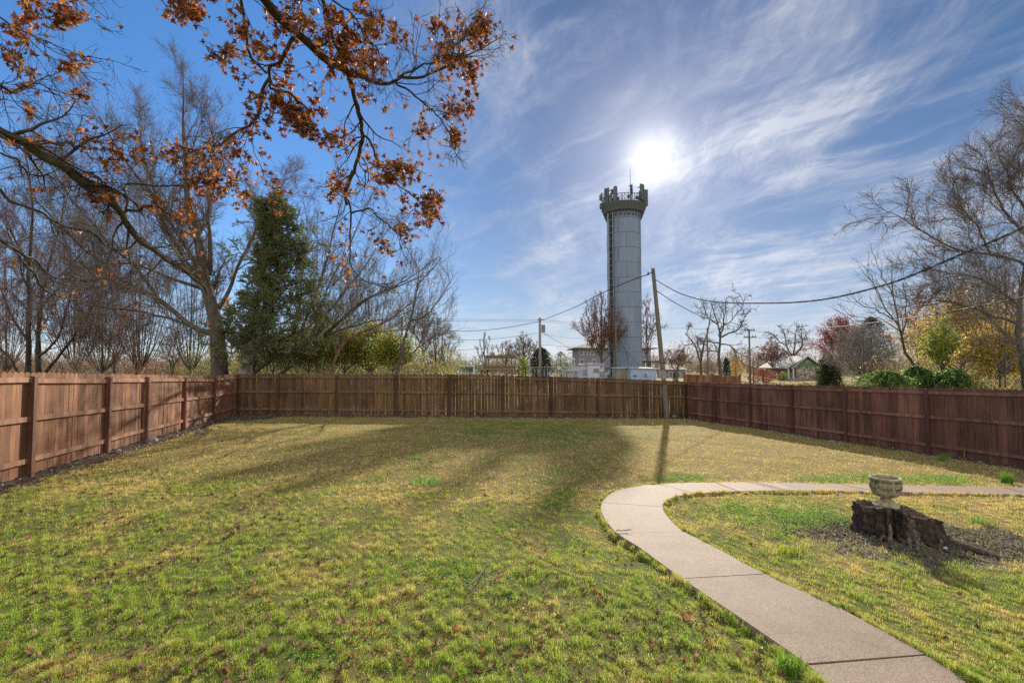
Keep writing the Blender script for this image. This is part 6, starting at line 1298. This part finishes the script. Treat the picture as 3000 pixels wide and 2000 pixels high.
# distant woods on the skyline
UNDER = [(0.20, 0.16, 0.10), (0.15, 0.14, 0.07), (0.26, 0.19, 0.12), (0.12, 0.13, 0.06)]
STICK = np.array([(-.05, 0, -.5), (.05, 0, -.5), (.02, .03, .5), (-.02, .03, .5)])
def woods(name, az0, az1, nc, Y0, Y1, h, r, cols, size, label, per=170, sticks=0.35):
    """many separate crowns, each a loose cloud of leaves and twigs on the ground"""
    az = RNG.uniform(az0, az1, nc); Y = RNG.uniform(Y0, Y1, nc); X = (az - 1500) / F * Y; H = h * RNG.uniform(0.25, 1.25, nc) * (1 + 0.25 * vnoise(X, Y, 40 * Y0 / 120, 5)); Rr = r * RNG.uniform(0.6, 1.3, nc)
    tone = np.array(cols)[RNG.integers(0, len(cols), nc)] * RNG.uniform(0.75, 1.25, (nc, 1))
    i = np.repeat(np.arange(nc), per); n = len(i); d = unit(RNG.normal(size=(n, 3))) * (RNG.random((n, 1)) ** 0.42)
    x = X[i] + d[:, 0] * Rr[i]; y = Y[i] + d[:, 1] * Rr[i]; zg = G(X, Y)[i]; z = zg + H[i] * (0.5 + 0.5 * d[:, 2]); p = np.stack([x, y, z], -1); c = hsvjit(tone[i], n, 0.12)
    ks = RNG.random(n) < sticks; Vs, Fs, Cs = [], [], []; o = 0
    for k, tm, sz in ((~ks, QUADL, 1.0), (ks, STICK, 3.0)):
        q = p[k]; V, fa = leafcloud(q, RNG.uniform(size * 0.5, size * 1.3, len(q)) * sz, tm, QF, flat=None if tm is QUADL else 0.45); Vs.append(V); Fs.append(fa[0] + o); o += len(V); Cs.append(np.repeat(c[k] * (1 if tm is QUADL else 0.7), 4, 0))
    tag(link(name, mesh_np(name, np.concatenate(Vs), [np.concatenate(Fs)], np.concatenate(Cs)), MLF), label, kind='stuff')
woods('distant_woods', -900, 760, 330, 120, 240, 6.5, 5.0, [(0.24, 0.14, 0.095), (0.30, 0.17, 0.11), (0.18, 0.15, 0.12), (0.15, 0.15, 0.10)], 0.5, 'rusty brown far woods beyond the sunlit fence')
woods('distant_woods', 700, 1950, 300, 150, 270, 6.0, 5.5, [(0.17, 0.16, 0.12), (0.22, 0.19, 0.14), (0.14, 0.15, 0.09), (0.26, 0.21, 0.14)], 0.5, 'olive-brown far woods behind the tower compound')
woods('distant_woods', 1920, 4200, 560, 132, 230, 8.0, 5.0, [(0.26, 0.16, 0.14), (0.21, 0.18, 0.15), (0.31, 0.21, 0.13), (0.15, 0.16, 0.10)], 0.5, 'mauve and brown far woods behind the oaks and cottage')
woods('undergrowth', -600, 620, 260, 33, 62, 3.6, 1.7, [(0.30, 0.15, 0.08), (0.24, 0.18, 0.13), (0.36, 0.19, 0.10), (0.18, 0.16, 0.11)], 0.15, 'rusty brush and saplings just beyond the sunlit fence', 230, 0.5)
woods('undergrowth', 560, 1360, 190, 28.5, 46, 3.4, 1.5, [(0.30, 0.31, 0.09), (0.20, 0.22, 0.08), (0.40, 0.35, 0.10), (0.24, 0.19, 0.13)], 0.13, 'tangled yellow-green brush behind the shaded fence', 260, 0.4)
woods('undergrowth', 2590, 3300, 150, 27, 40, 3.6, 1.5, [(0.42, 0.34, 0.09), (0.26, 0.26, 0.09), (0.52, 0.38, 0.10), (0.24, 0.19, 0.13)], 0.13, 'tangled golden brush under the golden trees', 230, 0.4)
for i, (bx, top, half, Yt, lb) in enumerate(((20, 640, 150, 36, 'hazy bare tree behind the rusty twin-trunked tree'), (220, 560, 150, 38, 'hazy bare tree filling the gap right of the rusty tree'), (410, 500, 160, 36, 'tall hazy bare tree behind the many-stemmed tree'), (560, 640, 120, 33, 'dense twiggy tree just left of the many-stemmed trunk'), (300, 820, 130, 31, 'low wide bare thicket over the sunlit fence'), (930, 620, 140, 33, 'tall hazy bare tree rising behind the dark cedar'), (1080, 760, 120, 34, 'bare twiggy tree behind the bending orange-brown trunk'), (1275, 930, 70, 38, 'small bare tree right of the slender forked tree'))):
    autotree(lb, bx, 1098, top, half, Yt, 17, 4.5, k=((12, 9, 7) if i < 7 else (8, 6, 4)), fork=0.02, rm=0.010, name='bare_tree', up=0.22, twig=M_TWIGR if i in (0, 1, 4) else None, group='hazy bare trees behind the yard')
# dry verge plants beyond the corner
n = 2600; x = RNG.uniform(24, 50, n); y = RNG.uniform(58, 76, n)
Vv, fa = leafcloud(np.c_[x, y, G(x, y) + RNG.uniform(0, 0.5, n)], RNG.uniform(0.2, 0.45, n), QUADL, QF)
tag(link('dry_verge', mesh_np('dry_verge', Vv, fa, np.repeat(hsvjit(np.array([(0.34, 0.24, 0.09), (0.20, 0.15, 0.10), (0.14, 0.12, 0.06)])[RNG.integers(0, 3, n)], n), 4, 0)), MLF), 'tawny weeds on the verge past the yard corner', kind='stuff')

# ---------------------------------------------------------------- overhanging tree with autumn leaves, limbs reaching in from the left
def near_limbs(limbs, k):
    Ps, Rs = [], []
    for pts, r0, r1 in limbs:                       # (px, py, depth)
        c = smoothline([P(a, b, y) for a, b, y in pts], k); Ps.append(c); Yd = c[:, 1]; Rs.append(np.linspace(r0 * 0.82, r1 * 0.8, k) / F * np.clip(Yd, 3.5, 8))
    return np.array(Ps), np.array(Rs)
def Q1(*s): return [(a * 0.3826, b * 0.3826, y) for a, b, y in s]
def Q2(*s): return [(700 + a * 0.3826, b * 0.3826, y) for a, b, y in s]
def Q3(*s): return [(a * 0.3826, 500 + b * 0.3826, y) for a, b, y in s]
def Q4(*s): return [(700 + a * 0.3827, 500 + b * 0.3827, y) for a, b, y in s]
main = [
 (Q1((-700, 500, 4.2), (-350, 780, 4.6), (0, 1010, 5.0), (150, 1070, 5.1), (300, 1160, 5.3), (450, 1240, 5.4), (560, 1340, 5.6), (700, 1430, 5.8), (810, 1490, 5.9), (880, 1560, 6.0)), 20, 15),
 (Q3((810, 190, 5.9), (900, 290, 6.0), (950, 370, 6.1), (1020, 470, 6.3), (1100, 560, 6.4), (1180, 610, 6.5), (1280, 680, 6.6), (1390, 740, 6.7), (1520, 850, 6.9), (1600, 950, 7.0)), 13, 2.5),
 (Q2((-560, -1150, 3.2), (-250, -700, 3.9), (0, -330, 4.5), (160, -60, 5.0), (300, 120, 5.3), (430, 260, 5.6), (540, 340, 5.8), (640, 440, 6.0), (740, 500, 6.1), (830, 540, 6.2)), 24, 12),
 (Q2((830, 540, 6.2), (870, 660, 6.3), (900, 780, 6.4), (925, 900, 6.5), (945, 1020, 6.6), (930, 1120, 6.7), (880, 1290, 6.8), (845, 1400, 6.9), (820, 1490, 6.9), (835, 1570, 7.0)), 9, 5),
 (Q4((870, 0, 7.0), (815, 160, 7.0), (850, 270, 7.1), (855, 420, 7.2), (850, 560, 7.3), (845, 700, 7.3), (930, 820, 7.5), (1050, 870, 7.7), (1180, 860, 7.9)), 4.5, 1.2),
 (Q2((900, 550, 6.2), (980, 610, 6.1), (1080, 635, 6.1), (1180, 630, 6.1), (1240, 590, 6.1), (1400, 590, 6.1), (1560, 520, 6.1), (1750, 420, 6.2), (1900, 340, 6.3), (2020, 300, 6.4)), 7.5, 1.2),
 (Q2((1200, 640, 6.1), (1290, 690, 6.1), (1380, 770, 6.2), (1470, 840, 6.3), (1550, 930, 6.5), (1640, 1050, 6.6), (1720, 1090, 6.7)), 4, 0.9),
 (Q2((1220, 590, 6.1), (1320, 540, 6.0), (1440, 490, 5.9), (1520, 470, 5.9), (1620, 380, 5.9), (1740, 280, 5.9), (1780, 180, 5.9)), 4, 0.9),
 (Q2((420, 290, 5.6), (360, 390, 5.6), (310, 480, 5.7), (240, 510, 5.7), (235, 600, 5.8), (240, 680, 5.8), (330, 690, 5.9), (420, 740, 6.0), (520, 850, 6.2)), 8, 3),
 (Q2((235, 600, 5.8), (180, 700, 5.8), (170, 830, 5.9), (120, 920, 6.0), (0, 1010, 6.1), (-80, 1060, 6.2), (-200, 1130, 6.4), (-360, 1150, 6.6)), 6.5, 2),
 (Q2((945, 1030, 6.6), (1000, 1080, 6.6), (1040, 1160, 6.6), (1080, 1270, 6.6), (1160, 1360, 6.6), (1260, 1450, 6.6), (1380, 1540, 6.6), (1480, 1590, 6.6)), 4.5, 1.2),
 (Q2((-700, -1250, 3.2), (-300, -600, 4.4), (-80, -220, 4.8), (20, 0, 5.1), (50, 150, 5.2), (65, 360, 5.4), (90, 440, 5.5), (160, 520, 5.6), (210, 570, 5.7)), 9, 4),
 (Q2((-300, -1200, 3.4), (200, -500, 4.5), (560, -150, 5.0), (660, 60, 5.2), (700, 180, 5.3), (730, 320, 5.5), (790, 430, 5.8), (830, 530, 6.1)), 10, 5),
 (Q2((600, -80, 5.1), (760, 20, 5.2), (860, 100, 5.2), (930, 200, 5.2), (990, 300, 5.3), (1080, 420, 5.5), (1170, 600, 6.0)), 4, 1.5),
 (Q4((860, 325, 7.1), (1000, 290, 7.1), (1060, 350, 7.1), (1140, 410, 7.1), (1230, 500, 7.2), (1270, 600, 7.3)), 3.5, 1),
 (Q3((0, 140, 5.0), (80, 230, 5.1), (260, 290, 5.3), (400, 380, 5.5), (540, 440, 5.7), (700, 470, 5.9), (860, 600, 6.2), (1000, 700, 6.5)), 5.5, 1.2),
 (Q3((-300, 200, 4.7), (0, 520, 5.2), (130, 610, 5.4), (280, 700, 5.7), (430, 815, 6.0), (620, 830, 6.3), (750, 880, 6.6)), 6, 1.3),
 (Q3((150, 660, 5.4), (260, 800, 5.7), (360, 930, 6.0), (470, 970, 6.3), (680, 1030, 6.7), (900, 1060, 7.0), (1130, 1080, 7.3)), 4.5, 1.1),
 (Q1((-300, 500, 4.6), (0, 660, 5.0), (100, 700, 5.1), (180, 670, 5.2), (320, 650, 5.3), (425, 725, 5.4)), 5, 2),
 (Q1((-400, -200, 4.2), (-100, 50, 4.7), (100, 200, 5.0), (230, 270, 5.2), (400, 340, 5.4), (520, 390, 5.5), (650, 460, 5.7)), 4, 1),
 (Q1((0, 1170, 5.1), (120, 1220, 5.2), (220, 1330, 5.4), (400, 1350, 5.6), (560, 1440, 5.9)), 4, 1.2),
 (Q1((300, 1110, 5.2), (450, 1105, 5.3), (560, 1080, 5.5), (700, 1090, 5.8), (860, 1110, 6.1)), 3, 0.8),
 (Q3((640, 10, 5.7), (760, 60, 5.8), (820, 130, 5.9), (830, 180, 5.9)), 6, 3),
 (Q3((960, 330, 6.1), (970, 220, 6.1), (960, 130, 6.1), (1010, 105, 6.2), (1200, 115, 6.4), (1400, 110, 6.7), (1560, 60, 7.0)), 5, 1.2),
 (Q3((970, 300, 6.1), (1060, 310, 6.2), (1120, 270, 6.2), (1220, 290, 6.4), (1330, 350, 6.6), (1460, 420, 6.9)), 5.5, 1.5),
 (Q1((-300, -500, 4.2), (0, -300, 4.6), (350, -250, 5.0), (520, -100, 5.3), (600, 60, 5.4)), 4, 1.2),
 (Q1((-200, -800, 3.8), (600, -600, 4.4), (1000, -300, 4.9), (1200, -60, 5.1), (1300, 80, 5.2)), 5, 1.5),
]
tb = np.array([-6.6, 1.2, 0.0]); tb[2] = Gs(tb[0], tb[1])
root = thing('autumn_tree', tb, 'overhanging tree holding rust-orange lobed leaves on dark twisting limbs', 'tree')
crotch = tb + np.array([0.1, 0.3, 4.6]); trunk = smoothline([tb - (0, 0, 0.3), tb + np.array([0.05, 0.05, 2.2]), crotch, crotch + np.array([0.6, 0.8, 2.2])], 12)
heads = []
MN, MR = near_limbs(main, 26)
for i, (a, r) in enumerate(zip(MN, MR)):
    if main[i][0][0][0] < -60 or main[i][0][0][1] < -60:                    # limbs that leave the frame go on to the trunk
        heads.append((smoothline([crotch + (0, 0, -0.3), (crotch + a[0]) / 2 + (0, 0, 0.6), a[0] + (a[0] - a[2]) * 0.15, a[0]], 26), np.linspace(max(0.09, r[0] * 1.3), r[0], 26)))
tp = MB(); tp.tube(trunk, np.linspace(0.36, 0.16, 12), 16); tp.build('trunk', M_BARKL, root, True)
HP = np.array([h[0] for h in heads]); HR = np.array([h[1] for h in heads])
wob = RNG.normal(0, 0.012, MN.shape); wob[:, 0] = 0; wob[:, -1] = 0; MN = MN + (wob + np.roll(wob, 1, 1)) / 2
MR = MR * (1 + 0.05 * RNG.normal(size=MR.shape))
tube_obj('limbs', [(HP, HR, 10), (MN, MR, 12)], M_BARKL, root)
g1, r1 = grow(MN, MR, 12, 0.18, 1.0, 1.0, 0.75, -0.02, 8, 0.20, 0.42, 0.0055)
g2, r2 = grow(g1, r1, 6, 0.15, 1.0, 0.50, 0.7, -0.04, 6, 0.24, 0.55, 0.0032)
g3, r3 = grow(g2, r2, 3, 0.2, 1.0, 0.22, 0.7, -0.03, 4, 0.25, 0.6, 0.0022)
tube_obj('twigs', [(g1, r1, 5), (g2, r2, 4), (g3, r3, 3)], plain('dark_twig', (0.075, 0.055, 0.042), 0.85, scale=6, amt=0.4), root)
# leaves stay where the photo still holds them: dense clusters given as picture discs at the limbs' own distance
def project(p):
    y = p[:, 1]; z = p[:, 2] - CAMZ; c, s = math.cos(PITCH), math.sin(PITCH); f = y * c + z * s; u = z * c - y * s
    return 1500 + F * p[:, 0] / np.maximum(f, .1), 1000 - F * u / np.maximum(f, .1)
CLU = [(60, 40, 90, 1.3), (190, 30, 70, 1.0), (60, 140, 70, .8), (225, 190, 50, .7), (70, 220, 40, .5), (230, 60, 30, .9), (500, 60, 110, 1.5), (560, 20, 80, 1.4), (640, 10, 60, .8), (660, 170, 90, .8), (640, 240, 70, .7), (720, 60, 70, .7), (760, 130, 60, .7),
       (800, 60, 60, .5), (900, 60, 90, 1.0), (1000, 40, 100, 1.3), (1010, 120, 110, 1.5), (1060, 90, 80, 1.2), (980, 200, 90, 1.2), (1110, 80, 50, .9), (1070, 170, 70, .9), (1160, 110, 50, .6), (1280, 80, 40, .9), (1300, 120, 60, .9), (1370, 110, 60, .9), (1420, 80, 45, .8),
       (1330, 180, 70, .9), (1390, 220, 60, 1.0), (1370, 290, 50, .9), (1340, 330, 50, .6), (1340, 400, 35, 1.1), (1220, 340, 60, .7), (1240, 380, 45, .8), (1110, 340, 50, .6), (1130, 400, 40, .6), (1050, 290, 40, .6), (1010, 260, 40, .6), (920, 240, 60, .7), (850, 190, 70, .6),
       (740, 300, 70, 1.0), (820, 290, 90, 1.1), (880, 340, 100, 1.4), (930, 390, 90, 1.4), (990, 400, 60, .9), (780, 400, 90, 1.4), (850, 450, 90, 1.2), (950, 470, 60, .9), (720, 370, 60, .9), (760, 480, 90, 1.3), (800, 550, 100, 1.5), (740, 580, 80, 1.3), (680, 620, 70, .8),
       (820, 500, 80, 1.1), (890, 500, 50, .6), (700, 520, 70, 1.0), (620, 460, 60, .7), (560, 480, 60, .6), (600, 530, 70, .9), (660, 560, 60, .9), (500, 430, 50, .6), (420, 430, 60, .5), (350, 440, 50, .5), (270, 410, 50, .6), (330, 480, 40, .4), (460, 600, 40, .8), (560, 620, 60, .6), (620, 660, 50, .8),
       (1000, 530, 50, .9), (970, 590, 40, .8), (1090, 470, 60, .9), (1130, 520, 60, 1.1), (1180, 500, 60, .9), (1220, 560, 60, 1.3), (1270, 590, 60, 1.5), (1250, 640, 45, 1.0), (1260, 480, 50, .7), (1060, 720, 60, .9), (1110, 740, 45, 1.2), (1140, 780, 35, 1.1), (1080, 800, 30, .8), (1190, 680, 40, .4),
       (1020, 800, 40, .6), (980, 770, 30, .5), (1010, 680, 30, .6), (60, 330, 50, .3), (230, 280, 40, .5), (90, 560, 30, .2), (700, 430, 60, .8), (300, 560, 60, .15), (100, 420, 50, .25)]
rng_o = np.random.default_rng(17)
allp = np.concatenate([g2.reshape(-1, 3), g3.reshape(-1, 3), g3.reshape(-1, 3)]); n = 30000
i = RNG.integers(0, len(allp), n); p = allp[i] + RNG.normal(0, 0.028, (n, 3)); px, py = project(p); w = np.zeros(n)
for (cx_, cy_, r, d) in CLU: w = np.maximum(w, d * np.exp(-(((px - cx_) ** 2 + (py - cy_) ** 2) / (r * 0.75) ** 2) ** 1.4))
out_ = (px < -40) | (py < -40); w = np.where(out_, 0.25, w)
p = p[(RNG.random(n) < np.clip(w, 0, 1.25) * 0.66 + 0.010)]
print('leaves', len(p))
m = len(p); V, fa = leafcloud(p, RNG.uniform(0.045, 0.095, m), LBC, LBF)
c = hsvjit(LEAFC[rng_o.integers(0, 6, m)], m, 0.18); link('leaves', mesh_np('leaves', V, fa, np.repeat(c, len(LBC), 0)), ML2, root)
